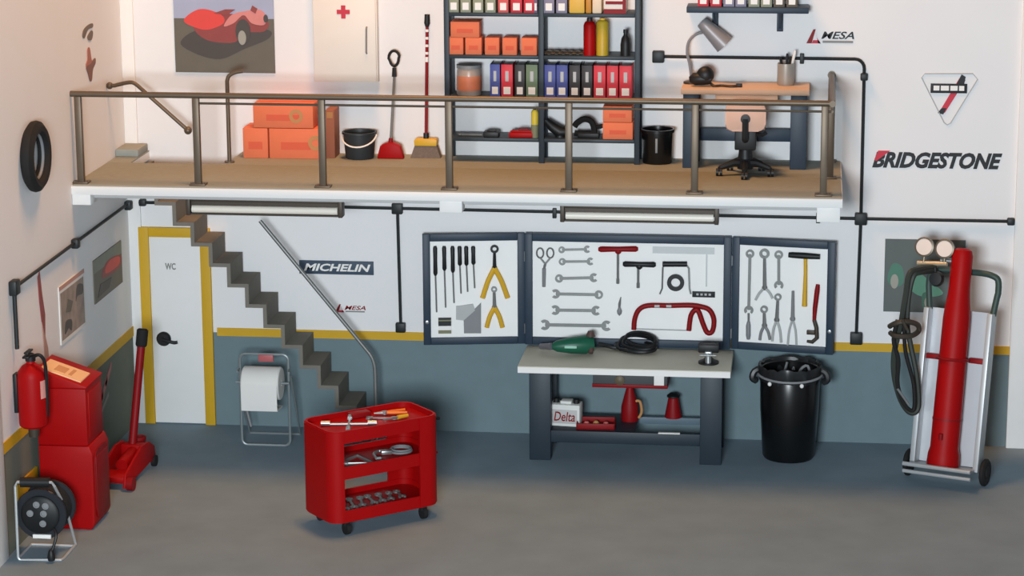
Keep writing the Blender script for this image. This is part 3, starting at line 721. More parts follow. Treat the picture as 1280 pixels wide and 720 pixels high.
# six screwdrivers on the left door
for i, (x, b0, s1) in enumerate(((135,295,478),(180,270,455),(222,280,432),(257,245,385),(290,245,376),(325,240,358))):
    T = Tool('l', *L_(x,200)); a, b, e = T.q(*L_(x,148)), T.q(*L_(x+2,b0)), T.q(*L_(x+8,s1)); o = Vector((0,-.022,0))
    T.mb.use(M_black); T.mb.tube([a+o, a.lerp(b,.08)+o, a.lerp(b,.5)+o, a.lerp(b,.92)+o, b+o], [.014,.022,.02,.022,.012], 10)
    T.mb.use(M_dsteel); T.mb.tube([b+o, e+o], .008, 8)
    T.put('screwdriver', None, '%s black handled screwdriver of the row on the left door' % ('leftmost long','second long','third long','fourth, shorter','fifth, shorter','rightmost, shortest')[i], 'screwdriver', 'screwdrivers on the left cabinet door')
def plier(T, ring, neck, l1, l2, mh, ms, r=.04, w=.024, head=True):
    rg, nk, p1, p2 = T.q(*ring), T.q(*neck), T.q(*l1), T.q(*l2); o = Vector((0,-.018,0)); mb = T.mb
    mb.use(ms)
    if head: mb.arc((rg.x,rg.z), r*.5, r, -.03, -.004, 0, 360, 16)
    top = rg+(nk-rg).normalized()*r*.8 if head else rg
    mb.tube([top+o, nk+o], [.014,.02], 8); mb.ball(nk+o, .028, .016, .028, 12, 8)
    mb.use(mh)
    for p in (p1, p2):
        sgn = 1 if p.x > nk.x else -1; mid = nk.lerp(p,.45)+Vector((sgn*.012,0,0))
        mb.tube(spline([nk+o, mid+o, p+o],4), w, 8)
T = Tool('l', *L_(432,260)); plier(T, L_(432,163), L_(432,258), L_(372,408), L_(498,408), M_yelh, M_black, .042, .026)
T.put('pliers', None, 'larger yellow handled pliers at the top right of the left door', 'pliers')
T = Tool('l', *L_(432,450)); plier(T, L_(430,365), L_(432,455), L_(393,555), L_(472,555), M_yelh, M_dsteel, .03, .024)
T.put('pliers', None, 'smaller yellow handled pliers below the larger pair on the left door', 'pliers')
T = Tool('l', *L_(310,510)); P4 = [T.q(*L_(*q)) for q in ((365,432),(365,585),(280,585),(278,520))]
T.mb.use(M_grey); T.mb.prism([(p.x,p.z) for p in P4], -.014, 0)
P4 = [T.q(*L_(*q)) for q in ((240,450),(325,438),(335,470),(278,520),(240,516))]
T.mb.use(M_lgrey); T.mb.prism([(p.x,p.z) for p in P4], -.02, 0)
T.put('trowel', None, 'grey metal scraper blade at the bottom of the left door', 'scraper')
T = Tool('l', *L_(183,545)); a, b = T.q(*L_(152,585)), T.q(*L_(215,507)); h = b.z-a.z
for m, u0, u1, dd in ((M_olive,0,.22,.03),(M_label,.2,.5,.028),(M_black,.5,.8,.034),(M_olive,.8,.9,.028),(M_black,.9,1,.034)):
    T.mb.use(m); T.mb.box(a.x,b.x,-dd,0,a.z+u0*h,a.z+u1*h)
T.put('banded_tin', None, 'little tin banded black, white and olive at the bottom left of the left door', 'tin')
# middle board
T = Tool('m', *Mi(150,250)); o = Vector((0,-.012,0)); mb = T.mb; mb.use(M_dsteel)
for cx in (120,180):
    c_ = T.q(*Mi(cx,170)); mb.tube([c_+o+Vector((.038*math.cos(t)*.9,0,.05*math.sin(t))) for t in [2*PI*k/16 for k in range(16)]], .009, 6, closed=True)
    mb.tube([c_+o+Vector((0,0,-.05)), T.q(*Mi(150,235))+o], .009, 6)
mb.tube([T.q(*Mi(150,235))+o, T.q(*Mi(143,265))+o], .013, 8); mb.use(M_grey); mb.tube([T.q(*Mi(143,262))+o, T.q(*Mi(142,370))+o], [.02,.018], 8)
T.put('snips', None, 'steel snips with two ring handles at the left of the middle panel', 'snips')
for i, (x0, x1, y0, y1, w) in enumerate(((228,418,152,148,.034),(230,438,222,220,.036),(208,462,322,316,.042),(185,492,412,418,.044),(182,478,508,512,.046),(118,542,595,602,.05))):
    T = Tool('m', *Mi((x0+x1)/2,(y0+y1)/2)); ln = along(T.mb, T.q(*Mi(x0,y0)), T.q(*Mi(x1,y1)))
    ends = (('ring','open'),('ring','open'),('ring','open'),('open','ring'),('open','open'),('open','open'))[i]
    wr(T.mb, ln, w*.85, *ends, t=.02)
    T.put('spanner', M_dsteel, '%s spanner in the stack on the middle panel' % ('topmost, smallest','second from top','third from top','fourth from top','second from bottom','bottom, longest')[i], 'spanner', 'spanners on the middle panel')
def tee(which, f, p0, p1, tip, m, rb, label):
    T = Tool(which, *f(*p0)); o = Vector((0,-.022,0)); a, b, e = T.q(*f(*p0)), T.q(*f(*p1)), T.q(*f(*tip)); mid = (a+b)/2
    T.mb.use(m); T.mb.tube([a+o, a.lerp(b,.06)+o, mid+o, a.lerp(b,.94)+o, b+o], [rb*.6,rb,rb*.85,rb,rb*.6], 10); T.mb.ball(mid+o+Vector((0,0,-.02)), rb*1.1, rb*.8, rb*1.1)
    T.mb.use(M_dsteel); T.mb.tube([Vector((e.x,0,mid.z))+o, e+o], .012, 8); T.mb.cyl(e+o+Vector((0,0,.05)), e+o, .016, n=8)
    T.put('tee_wrench', None, label, 'T wrench')
tee('m', Mi, (465,147), (700,145), (580,350), M_dred, .03, 'red handled T wrench at the top of the middle panel')
tee('m', Mi, (610,234), (805,238), (700,375), M_black, .03, 'black handled T wrench at the centre of the middle panel')
T = Tool('m', *Mi(920,300)); o = Vector((0,-.018,0)); T.mb.use(M_black); T.mb.tube([T.q(*Mi(845,235))+o, T.q(*Mi(990,235))+o], .028, 10)
T.mb.use(M_dsteel); T.mb.tube([T.q(*Mi(*q))+o for q in ((828,412),(842,380),(846,255),(858,240))], .009, 6); T.mb.tube([T.q(*Mi(*q))+o for q in ((985,240),(1000,262),(1004,380),(1012,412))], .009, 6)
T.put('puller', None, 'black bar puller with two thin grey legs on the middle panel', 'puller')
T = Tool('m', *Mi(922,345)); T.mb.arc((0,0), .045, .085, -.03, 0, 0, 360, 26); T.put('ring', M_black, 'black ring hanging between the legs of the bar puller', 'ring')
T = Tool('m', *Mi(970,160)); a, b, e = T.q(*Mi(785,172)), T.q(*Mi(1152,140)), T.q(*Mi(1105,370)); T.mb.box(a.x,b.x,-.008,0,a.z,b.z); T.mb.box(e.x-.01,e.x+.005,-.006,0,e.z,a.z)
T.put('steel_square', mat('square_grey', (178, 182, 182), .4, .3), 'pale steel square at the top right of the middle panel', 'square')
T = Tool('m', *Mi(1085,415)); a, b = T.q(*Mi(1020,432)), T.q(*Mi(1155,400)); T.mb.use(M_text); T.mb.box(a.x,b.x,-.01,0,a.z,b.z,.002); T.mb.use(M_lgrey)
for u in (.18,.36,.54,.72): T.mb.box(a.x+(b.x-a.x)*u, a.x+(b.x-a.x)*(u+.1), -.0115, -.009, a.z+.02, b.z-.02)
T.put('name_plate', None, 'tiny black plate with pale marks above the red hacksaw', 'plate')
T = Tool('m', *Mi(595,500)); T.mb.use(M_dsteel); T.mb.tube([T.q(*Mi(*q), -.015) for q in ((598,430),(590,470),(588,500))], [.004,.014,.01], 8); T.mb.use(M_grey); T.mb.lathe([(0,-.07),(.02,-.05),(.026,-.02),(.01,.02),(0,.02)], (T.q(*Mi(590,500)).x,-.028,-.0), n=12)
T.put('plumb_bob', None, 'small grey plumb bob left of the red hacksaw', 'plumb bob')
T = Tool('m', *Mi(900,540)); o = Vector((0,-.02,0))
def ms(*qs): return [T.q(*Mi(*q))+o for q in qs]
T.mb.use(M_dred); T.mb.tube(spline(ms((675,622),(680,560),(705,505),(760,480),(880,480),(1000,478),(1065,485),(1120,505),(1148,560),(1140,630),(1110,640),(1085,590),(1060,520),(1040,505),(1012,540),(1000,628)),5), .026, 10)
T.mb.use(M_lgrey); T.mb.tube(ms((680,618),(1000,628)), .006, 6)
for q in ((810,480),(880,480)): p = T.q(*Mi(*q)); T.mb.box(p.x-.02,p.x+.03,-.05,-.044,p.z-.012,p.z+.012)
T.put('hacksaw', None, 'red tubular hacksaw at the bottom right of the middle panel', 'hacksaw')
# right door
for i, (r0, r1, kind) in enumerate((((160,150),(153,462),'sp'),((237,155),(235,330),'pl'),((312,155),(312,330),'sp'))):
    T = Tool('r', *R_((r0[0]+r1[0])/2,(r0[1]+r1[1])/2))
    if kind == 'sp':
        ln = along(T.mb, T.q(*R_(*r0)), T.q(*R_(*r1))); wr(T.mb, ln+.06, .037, 'ring', 'open', t=.02)
        T.put('spanner', M_dsteel, ('long combination spanner at the left edge of the right door','short combination spanner left of the hammer on the right door')[i//2], 'spanner')
    else:
        plier(T, R_(237,155), R_(238,335), R_(190,400), R_(280,392), M_lgrey, M_dsteel, .05, .013); T.put('pliers', None, 'long grey pliers between two spanners at the top of the right door', 'pliers')
T = Tool('r', *R_(152,545)); o = Vector((0,-.018,0)); T.mb.use(M_dsteel); T.mb.tube([T.q(*R_(153,470))+o, T.q(*R_(153,520))+o], .011, 8); T.mb.use(M_grey); T.mb.tube([T.q(*R_(*q))+o for q in ((153,515),(152,535),(152,590),(152,608))], [.016,.024,.024,.016], 10)
T.put('screwdriver', None, 'short grey screwdriver at the lower left of the right door', 'screwdriver')
T = Tool('r', *R_(235,520)); plier(T, R_(235,450), R_(237,535), R_(212,612), R_(266,610), M_grey, M_dsteel, .038, .015); T.put('pliers', None, 'small grey pliers at the bottom left of the right door', 'pliers')
T = Tool('r', *R_(302,500)); plier(T, R_(308,385), R_(302,505), R_(278,618), R_(325,625), M_lgrey, M_dsteel, .036, .013); T.put('pliers', None, 'grey pliers at the bottom centre of the right door', 'pliers')
T = Tool('r', *R_(388,500)); plier(T, R_(388,352), R_(386,500), R_(360,638), R_(406,638), M_lgrey, M_grey, .03, .011, False); T.put('dividers', None, 'slim grey dividers left of the hammer handle on the right door', 'dividers')
T = Tool('r', *R_(450,250)); o = Vector((0,-.03,0)); mb = T.mb; a, b = T.q(*R_(366,160)), T.q(*R_(532,170)); mb.use(M_black); mb.tube([a+o, a.lerp(b,.12)+o, a.lerp(b,.5)+o, a.lerp(b,.75)+o, b+o], [.026,.03,.032,.03,.026], 12)
mb.use(M_yelh); mb.tube([T.q(*R_(455,180))+o, T.q(*R_(455,260))+o, T.q(*R_(450,432))+o], [.018,.018,.026], 10); T.put('hammer', None, 'hammer with black head and yellow handle at the top right of the right door', 'hammer')
T = Tool('r', *R_(505,470)); o = Vector((0,-.02,0)); mb = T.mb; mb.use(M_dred); mb.tube([T.q(*R_(*q))+o for q in ((520,318),(516,350),(505,440),(500,515))], [.02,.026,.024,.018], 10)
mb.use(M_darkh); mb.tube([T.q(*R_(*q))+o for q in ((500,505),(512,545),(515,600),(490,622),(462,618))], [.02,.022,.022,.02,.014], 10); mb.box(T.q(*R_(462,540)).x, T.q(*R_(505,540)).x, -.04, -.005, T.q(*R_(0,552)).z, T.q(*R_(0,530)).z, .004)
T.put('pipe_wrench', None, 'red handled pipe wrench at the lower right of the right door', 'pipe wrench')

# ------------------------------------------------------------------ workbench
wb = thing('workbench', 'long workbench with grey top and dark slate legs under the tool cabinet', 'workbench')
WX0, WX1, WY0, WY1, WZ = 4.08, 6.145, -.95, -.13, .955
MB().box(WX0, WX1, WY0, WY1, WZ-.07, WZ, .008).build('worktop', M_top, wb)
MB().box(WX0+.003, WX1-.003, WY0-.006, WY0, WZ-.066, WZ-.008).build('front_edge', M_label, wb, 'white front edge')
for x0, x1 in ((4.19,4.40),(5.855,6.065)):
    for y0, y1 in ((-.92,-.78),(-.32,-.18)):
        MB().box(x0, x1, y0, y1, 0, WZ-.07, .006).build('leg', M_slate, wb)
    MB().box(x0+.03, x1-.03, -.78, -.32, .19, .33, .005).build('side_stretcher', M_slate, wb)
MB().box(4.40, 5.855, -.90, -.86, .18, .30, .005).build('front_stretcher', M_slate, wb)
MB().box(4.40, 5.855, -.30, -.24, .22, .29, .005).build('rear_stretcher', mat('stretcher_grey', (92, 110, 122), .5), wb)
MB().box(4.40, 5.22, -.88, -.24, .27, .30, .005).build('shelf', M_slate, wb)
MB().box(5.45, 5.66, -.90, -.865, .296, .306).build('shelf_strip', M_label, wb)
SZ = .30
# battery
bt = thing('battery', 'white car battery with black terminals on the lower bench shelf', 'battery', (4.53,-.66,SZ), rad(-6))
MB().box(-.15,.15,-.09,.09,0,.22,.01).build('case', M_paper, bt)
MB().box(-.05,.06,-.06,.06,.22,.25,.008).build('handle', M_paper, bt)
for sx in (-.1,.1): MB().lathe([(0,.22),(.032,.22),(.03,.26),(0,.26)], (sx,0,0), n=14).build('terminal', M_black, bt)
MB().box(-.125,.125,-.094,-.089,.03,.17,.002).build('label_border', mat('border_grey', (186, 184, 182), .6), bt)
lettering('lettering', 'Delta', M_dred, -.105, .105, .055, .15, -.094, bt, shear=.2, bold=.01)
# red tray
rt = thing('parts_tray', 'shallow red parts tray lying on the lower bench shelf', 'tray', (4.83,-.72,SZ), rad(2))
t = MB(); t.box(-.19,.19,-.13,.13,0,.02,.004); 
for x0,x1,y0,y1 in ((-.19,.19,-.13,-.115),(-.19,.19,.115,.13),(-.19,-.175,-.13,.13),(.175,.19,-.13,.13)): t.box(x0,x1,y0,y1,.0,.065,.004)
t.build('tray', M_dred, rt)
mp = mat('pink_part', (206, 110, 104), .5)
for i, (x, y) in enumerate(((-.09,-.05),(.0,-.02),(.1,-.05))):
    o = MB().lathe([(0,0),(.035,0),(.035,.02),(.018,.045),(0,.05)], n=12).build('small_part', mp if i != 1 else M_tan)
    tag(o, ('small pink cap at the left of the red parts tray','small tan cap in the middle of the red parts tray','small pink cap at the right of the red parts tray')[i], 'cap', 'caps in the red tray', (4.83+x,-.72+y,SZ+.02))
# oil cans
oc = thing('oil_can', 'tall red oil can with side spout on the lower bench shelf', 'oil can', (5.14,-.46,SZ))
MB().lathe([(0,0),(.085,0),(.088,.02),(.085,.14),(.06,.24),(.035,.33),(.03,.36),(0,.36)], n=20).build('body', M_dred, oc)
MB().lathe([(0,.36),(.05,.36),(.055,.37),(.03,.40),(0,.40)], n=16).build('cap', M_red, oc)
MB().tube(spline([(.05,-.02,.2),(.1,-.02,.2),(.12,-.02,.1),(.09,-.02,.03)],4), .014, 8).build('handle', M_tan, oc)
fu = thing('oil_can', 'short red cone shaped oil can at the rear right under the bench', 'oil can', (5.56,-.27,.29))
MB().lathe([(0,0),(.085,0),(.085,.015),(.05,.2),(.035,.21),(0,.21)], n=20).build('body', M_dred, fu)
MB().lathe([(0,.21),(.065,.21),(.065,.225),(.03,.25),(0,.25)], n=16).build('cap', M_black, fu)
# hanging tray under the worktop
ht = thing('hanging_drawer', 'long dark drawer with a red bottom rail hanging under the worktop', 'drawer')
a, b = hit(741,468,1,-.6), hit(834,486,1,-.6)
MB().box(a.x, b.x, -.60, -.25, b.z+.03, WZ-.07, .006).build('drawer_box', mat('drawer_grey', (72, 76, 78), .5), ht)
MB().box(a.x-.005, b.x+.005, -.615, -.24, b.z, b.z+.035, .005).build('bottom_rail', M_dred, ht)
MB().box(b.x-.13, b.x-.03, -.612, -.598, b.z+.03, b.z+.13, .004).build('white_tag', M_label, ht)
MB().lathe([(0,0),(.05,0),(.05,-.015),(.02,-.03),(0,-.03)], ((a.x+b.x)/2-.1,-.6,b.z+.075), ax='y', n=16).build('knob', mat('knob_brown', (96, 84, 66), .5), ht)
# green power tool with cord
pt = thing('angle_grinder', 'green power tool with black coiled cord lying on the worktop', 'power tool')
def bt_(px, py, up=0): p = hit(px, py, 2, WZ+up); return p
a, b = bt_(690,433,.09), bt_(742,430,.10)
mb = MB(); ax = (b-a); 
mb.tube([a, a+ax*.12, a+ax*.45, a+ax*.8, a+ax*1.0], [.03,.058,.082,.095,.07], 16); mb.build('body', M_green, pt)
h0 = bt_(676,433,.05); mb = MB(); mb.tube([a, a.lerp(h0,.5), h0], [.036,.03,.028], 12); mb.build('nose', mat('nose_grey', (122, 120, 128), .4, .4), pt)
mb = MB(); mb.tube([b+Vector((-.03,0,.08)), b+Vector((-.03,.0,.13))], [.05,.028], 12); mb.tube([b+Vector((-.02,-.06,-.03)), b+Vector((-.02,-.09,-.07))], [.03,.025], 10); mb.build('side_handle', mat('brown_plastic', (84, 62, 58), .5), pt)
mb = MB(); p = a+ax*.32+Vector((0,-.078,.005)); mb.box(p.x,p.x+.12,p.y-.006,p.y+.008,p.z-.012,p.z+.014,.003); mb.build('label', mat('label_green', (150, 196, 176), .5), pt)
pa = bt_(748,430,.05); pb = Vector((pa.x+.17, -.26, WZ+.03))
cc = bt_(795,436); cord = [pa, pb]
mb = MB(); pts = [pa, pa.lerp(pb,.6), pb]
for lp in range(3):
    for k in range(12):
        t = PI-2*PI*k/12; sn = math.sin(t)
        pts.append(Vector((cc.x+(.205-.025*lp)*math.cos(t)+.025*lp, cc.y-.06+(.16-.03*lp)*sn-.06*math.cos(t), WZ+.022+.02*lp+(.055+.02*lp)*(1+sn)*.5*(1 if lp else .6)+.004*k/12)))
mb.tube(spline(pts,2), .018, 7); mb.build('cord', M_black, pt)
# vise
vs = thing('bench_vise', 'small steel and black bench vise at the right end of the worktop', 'vise', (5.92,-.66,WZ))
MB().lathe([(0,0),(.1,0),(.1,.02),(.06,.035),(.035,.06),(.035,.12),(0,.12)], n=20).build('base', M_black, vs)
MB().box(-.035,.035,-.1,.08,.09,.14,.008).build('slide', M_steel, vs)
for dy in (-.05,.03): MB().box(-.1,.1,dy-.022,dy+.022,.12,.2,.01).build('jaw', M_black, vs)
t = MB(); t.cyl((0,-.15,.115),(0,-.05,.115),.014,n=10); t.cyl((-.08,-.145,.115),(.08,-.145,.115),.008,n=8); t.build('screw_handle', M_steel, vs)
MB().cyl((0,-.07,.02),(0,-.06,.12),.03,n=12).build('front_post', M_steel, vs)

# ------------------------------------------------------------------ waste bin downstairs
wbn = thing('waste_bin', 'large black waste bin lined with a bag right of the workbench', 'bin', (6.71,-.56,0))
MB().lathe([(0,0.005),(.24,.005),(.255,.03),(.285,.5),(.292,.90),(.285,.91),(.27,.9),(.25,.04),(0,.04)], n=40).build('body', M_gloss, wbn)
t = MB(); n = 48; rings = []
prof = [(.262,.80),(.285,.93),(.305,.945),(.312,.92),(.304,.84),(.298,.80)]
random.seed(3); wob = [random.uniform(-.012,.012) for _ in range(n)]
for r, z in prof: rings.append([t.v(((r+wob[k]*(1 if z < .9 else .4))*math.cos(k*2*PI/n), (r+wob[k]*(1 if z < .9 else .4))*math.sin(k*2*PI/n), z+wob[(k*5)%n]*1.2)) for k in range(n)])
for A, B in zip(rings, rings[1:]):
    for k in range(n): t.f([A[k],A[(k+1)%n],B[(k+1)%n],B[k]])
t.build('liner_bag', M_bag, wbn)
pts = [(.318*math.cos(2*PI*k/36), .318*math.sin(2*PI*k/36), .86+.025*math.sin(2*PI*k/36)) for k in range(36)]
MB().tube(pts, .012, 8, closed=True).build('band', M_grey, wbn)
for sx in (-1,1):
    t = MB(); t.tube(spline([(sx*.29,-.05,.9),(sx*.345,-.06,.87),(sx*.36,-.07,.81),(sx*.31,-.06,.78)],4), [.03]+[.035]*11+[.02], 8); t.build('bag_knot', M_bag, wbn)
for a in (-128, -68):
    x, y = .312*math.cos(rad(a)), .312*math.sin(rad(a)); MB().ball((x,y,.80), .02, .02, .022).build('peg', M_label, wbn)
# rubbish
MB_ = MB(); MB_.tube([(-.06,.05,.5),(-.02,.06,.75),(.02,.08,.92)], [.02,.02,.012], 8); MB_.ball((-.1,0,.72), .05, .05, .04)
tag(MB_.build('scrap_pipe', M_steel), 'bit of scrap steel pipe sticking up inside the bagged bin', 'scrap', None, (6.66,-.56,.02))
MB_ = MB(); MB_.tube(spline([(-.06,0,.55),(-.03,.03,.8),(.06,.04,.88),(.1,.0,.7)],4), .014, 8)
tag(MB_.build('scrap_hose', M_grey), 'grey scrap hose bent over inside the bagged bin', 'scrap', None, (6.82,-.5,.02))
MB().box(0,0,0,0,0,0) if False else None
fill = MB(); fill.lathe([(0,.05),(.2,.05),(.24,.62),(.15,.70),(0,.66)], n=24)
fill.build('rubbish', M_rubber, wbn)

# ------------------------------------------------------------------ gas bottle trolley
TY = rad(-21); tr = thing('gas_trolley', 'silver two-wheel trolley leaning back behind the red gas bottle', 'trolley', (8.19,-1.24,0), TY)
TILT = Matrix.Rotation(rad(-11),4,'X')
def tm():
    mb = MB(); mb.T = Matrix.Translation((0,0,.12)) @ TILT; return mb
for sx in (-1,1):
    mb = tm(); mb.box(sx*.31-.025, sx*.31+.025, -.06, .10, .02, 1.52, .006); mb.build('side_rail', M_alu, tr)
mb = tm(); mb.box(-.29,.29,.085,.10,.05,1.52); mb.build('back_plate', mat('plate_silver', (196, 198, 202), .4, .35), tr)
mb = tm(); mb.box(-.31,.31,-.26,.09,.02,.045,.004); mb.build('toe_plate', M_alu, tr)
mb = tm(); mb.tube([(-.33,-.27,.04),(.33,-.27,.04)], .02, 8); mb.tube([(-.33,-.25,-.03),(.33,-.25,-.03)], .018, 8); mb.build('toe_bar', M_alu, tr)
mb = tm(); mb.tube([(.31,.05,1.5),(.33,.05,1.66)]+spline([(.34,.05,1.72),(.33,.04,1.84),(.26,.03,1.88),(.16,.05,1.89)],4)+[(-.16,.05,1.89)]+spline([(-.26,.03,1.88),(-.33,.04,1.84),(-.34,.05,1.72)],4)+[(-.31,.05,1.5)], .03, 10); mb.build('handle', mat('handle_green', (52, 72, 66), .5), tr)
for sx in (-1,1):
    w = MB(); w.lathe([(0,-.035),(.05,-.035),(.06,-.02),(.115,-.025),(.13,-.012),(.13,.012),(.115,.025),(.06,.02),(.05,.035),(0,.035)], (sx*.375,.06,.13), ax='x', n=28); w.build('wheel', M_rubber, tr)
MB().tube([(-.37,.06,.13),(.37,.06,.13)], .016, 8).build('axle', M_dsteel, tr)
mb = tm(); mb.torus((0,-.075,1.06), .145, .014, 'z', 24, 8); mb.box(-.30,-.13,-.0,.09,1.035,1.085,.006); mb.box(.13,.30,-.0,.09,1.035,1.085,.006); mb.build('strap', M_dred, tr)
# gas bottle (own thing)
gb = thing('gas_bottle', 'tall red gas bottle strapped upright on the silver trolley', 'gas bottle', (8.19,-1.24,0), TY)
mb = tm(); mb.lathe([(0,.05),(.152,.05),(.155,.08),(.15,.16),(.135,.22),(.135,.5),(.128,1.45),(.12,1.55),(.106,1.66),(.10,1.74),(.10,2.04),(.085,2.09),(.05,2.11),(0,2.11)], (0,-.075,0), n=32); mb.build('body', M_red, gb)
mb = tm(); mb.lathe([(.1355,.48),(.139,.48),(.139,.50),(.1355,.50)], (0,-.075,0), n=32); mb.cyl((0,-.215,.3),(0,-.225,.36),.02,n=10); mb.build('collar', M_dred, gb)
mb = tm(); mb.cyl((-.09,-.09,1.98),(-.2,-.1,1.98),.022,n=12); mb.build('valve', M_steel, gb)
# regulator
rg = thing('regulator', 'regulator with two round pale gauges beside the red bottle neck', 'regulator', (8.19,-1.24,0), TY)
mb = tm(); mb.tube([(-.42,-.11,1.93),(-.13,-.11,1.95)], .024, 10); mb.build('manifold', mat('brass', (190, 176, 150), .35, .5), rg)
for gx in (-.36,-.16):
    mb = tm(); mb.lathe([(0,0),(.086,0),(.094,-.012),(.094,-.045),(.08,-.05),(.078,-.04),(0,-.04)], (gx,-.1,2.09), ax='y', n=26); mb.cyl((gx,-.11,1.95),(gx,-.11,2.03),.02,n=10); go = mb.build('gauge', mat('gauge_case', (120, 112, 98), .4, .5), rg)
    mb = tm(); mb.lathe([(0,0),(.077,0),(.077,-.003),(0,-.003)], (gx,-.141,2.09), ax='y', n=26); mb.build('dial', mat('dial_cream', (228, 214, 204), .5), go)
mb = tm(); mb.lathe([(0,0),(.07,0),(.075,-.03),(.06,-.07),(0,-.075)], (-.22,-.08,1.80), ax='y', n=22); mb.cyl((-.25,-.11,1.93),(-.23,-.11,1.83),.02,n=10); mb.build('knob', M_black, rg)
# hoses
hs = thing('gas_hoses', 'pair of dark hoses hanging in loops from the regulator left of the trolley', 'hose')
hy = -1.2
def hp(*qs): return [hit(px, py, 1, hy+dy) for px, py, dy in qs]
M_hose = mat('hose_dark', (48, 54, 48), .55, var=.2)
mb = MB(); mb.tube(spline(hp((1166,334,.28),(1150,336,.1),(1137,342,0),(1132,370,0),(1126,405,0),(1118,440,.0),(1118,470,0),(1126,500,0),(1138,516,0),(1148,508,.02),(1146,470,.02),(1138,430,.04),(1134,405,.04),(1136,370,.04),(1142,345,.06),(1152,340,.12),(1168,338,.3)),6), .027, 8); mb.build('hose', M_hose, hs)
mb = MB(); mb.tube(spline(hp((1122,400,-.05),(1117,425,-.05),(1123,450,-.05),(1122,480,-.05),(1130,505,-.05),(1142,512,-.03),(1142,480,-.03),(1132,440,-.03),(1130,405,-.03)),6), .02, 8); mb.build('hose', M_rubber, hs)
mb = MB(); mb.tube(spline(hp((1112,408,-.02),(1120,404,-.09),(1134,402,-.09),(1147,406,-.02),(1148,414,0),(1138,420,-.08),(1120,420,-.09),(1113,416,-.02)),4), .026, 8); mb.tube(hp((1128,400,-.12),(1134,412,-.12)), .016, 8); mb.build('hose_tie', M_darkh, hs)
mb = MB(); mb.tube(hp((1122,486,-.09),(1136,506,-.09)), .012, 8); mb.build('torch_tip', M_steel, hs)

# ================================================================== gallery level
# shelving unit
su = thing('shelving_unit', 'tall dark blue two-bay metal shelving unit on the gallery', 'shelving')
SX = [3.34, 4.26, 5.19]; SY0, SY1 = -.40, -.03; SL = [3.10, 3.505, 3.91, 4.32]
for x in SX:
    for y in (SY0+.02, SY1-.02):
        MB().box(x-.026, x+.026, y-.02, y+.02, BZ, 4.85, .004).build('post', M_slate, su)
for z in SL:
    for x0, x1 in ((SX[0]+.026, SX[1]-.026), (SX[1]+.026, SX[2]-.026)):
        MB().box(x0, x1, SY0, SY1, z-.035, z, .004).build('shelf', M_slate, su)
M_b = {'grey-green': mat('binder_sage', (150, 152, 128), .6), 'red': mat('binder_red', (204, 44, 58), .55), 'purple': mat('binder_purple', (120, 92, 118), .6),
       'lilac': mat('binder_lilac', (138, 132, 152), .6), 'blue': mat('binder_blue', (66, 78, 148), .55), 'black': mat('binder_black', (48, 44, 46), .55),
       'green': mat('binder_green', (104, 124, 98), .6), 'brown': mat('binder_brown', (98, 86, 72), .6), 'coral': mat('binder_coral', (214, 92, 88), .6)}
def binder(x, w, z, col, label, group, y=-.38, h=.315, dp=.27):
    t = thing('binder', label, 'binder', (x, y, z), 0, group)
    b = MB(); b.box(-w/2, w/2, 0, .012, 0, h, .003); b.box(-w/2, -w/2+.006, .01, dp, 0, h); b.box(w/2-.006, w/2, .01, dp, 0, h); b.build('cover', M_b[col], t)
    MB().box(-w/2+.008, w/2-.008, .014, dp-.01, .008, h-.012).build('pages', M_label, t)
    l = MB(); l.box(-w*.3, w*.3, -.003, .001, .025, .095).build('spine_label', M_label, t)
    if w > .07: MB().box(-w*.14, w*.14, -.002, .001, .15, .25).build('spine_title', M_lgrey if col not in ('grey-green','lilac') else M_text, t)
    return t
def shx(px, py, y=-.38): return hit(px, py, 1, y).x
nth = ['first', 'second', 'third', 'fourth', 'fifth', 'sixth', 'seventh', 'eighth']
# row below the top, y about 0..10 px
for i, (px, col, w) in enumerate(((567,'grey-green',.1),(582,'grey-green',.1),(597.5,'grey-green',.1),(613,'grey-green',.1),(629,'coral',.1),(645.5,'red',.11),(661,'red',.1))):
    binder(shx(px,10), w, SL[3], col, '%s binder, %s from the left on the top shelf of the left bay' % (col, nth[i]), 'binders on the top shelf')
binder(shx(669.5,10), .035, SL[3], 'purple', 'thin purple folder at the right end of the top left bay', 'binders on the top shelf')
for i, (px, col) in enumerate(((686,'lilac'),(702,'lilac'))):
    binder(shx(px,10), .105, SL[3], col, '%s lilac binder on the top shelf of the right bay' % nth[i], 'binders on the top shelf')
m_yc = mat('can_yellow', (226, 178, 70), .5); m_ac = mat('can_amber', (200, 136, 44), .5)
def canister(px, w, h, m, label, z, y=-.30, d=.16):
    t = thing('canister', label, 'canister', (shx(px,10,y), y, z))
    MB().box(-w/2, w/2, -d/2, d/2, 0, h, .012).build('body', m, t)
    MB().cyl((w*.2,0,h),(w*.2,0,h+.04),.022,n=12).build('cap', M_black, t)
    tt = MB(); tt.tube([(-w*.35,0,h),(-w*.3,0,h+.03),(0,0,h+.03),(.02,0,h)], .009, 6); tt.build('handle', m, t); return t
canister(722, .15, .26, m_yc, 'wide yellow canister on the top shelf of the right bay', SL[3])
canister(736.5, .055, .26, m_ac, 'narrow amber canister beside the wide yellow one', SL[3])
canister(747, .09, .24, mat('can_cream', (232, 208, 178), .5), 'cream canister between the amber one and the red box', SL[3])
rb = thing('carton', 'white box with a dark red band at the right of the top shelf', 'box', (shx(769,10,-.33), -.33, SL[3]))
MB().box(-.105,.105,-.05,.2,0,.26,.004).build('box', M_cream, rb); MB().box(-.106,.106,-.053,-.049,.0,.045).build('band', M_dred, rb); MB().box(-.09,.09,-.053,-.049,.09,.12).build('band', M_dred, rb); MB().box(.075,.106,-.054,-.05,.045,.26).build('side_band', M_dred, rb)
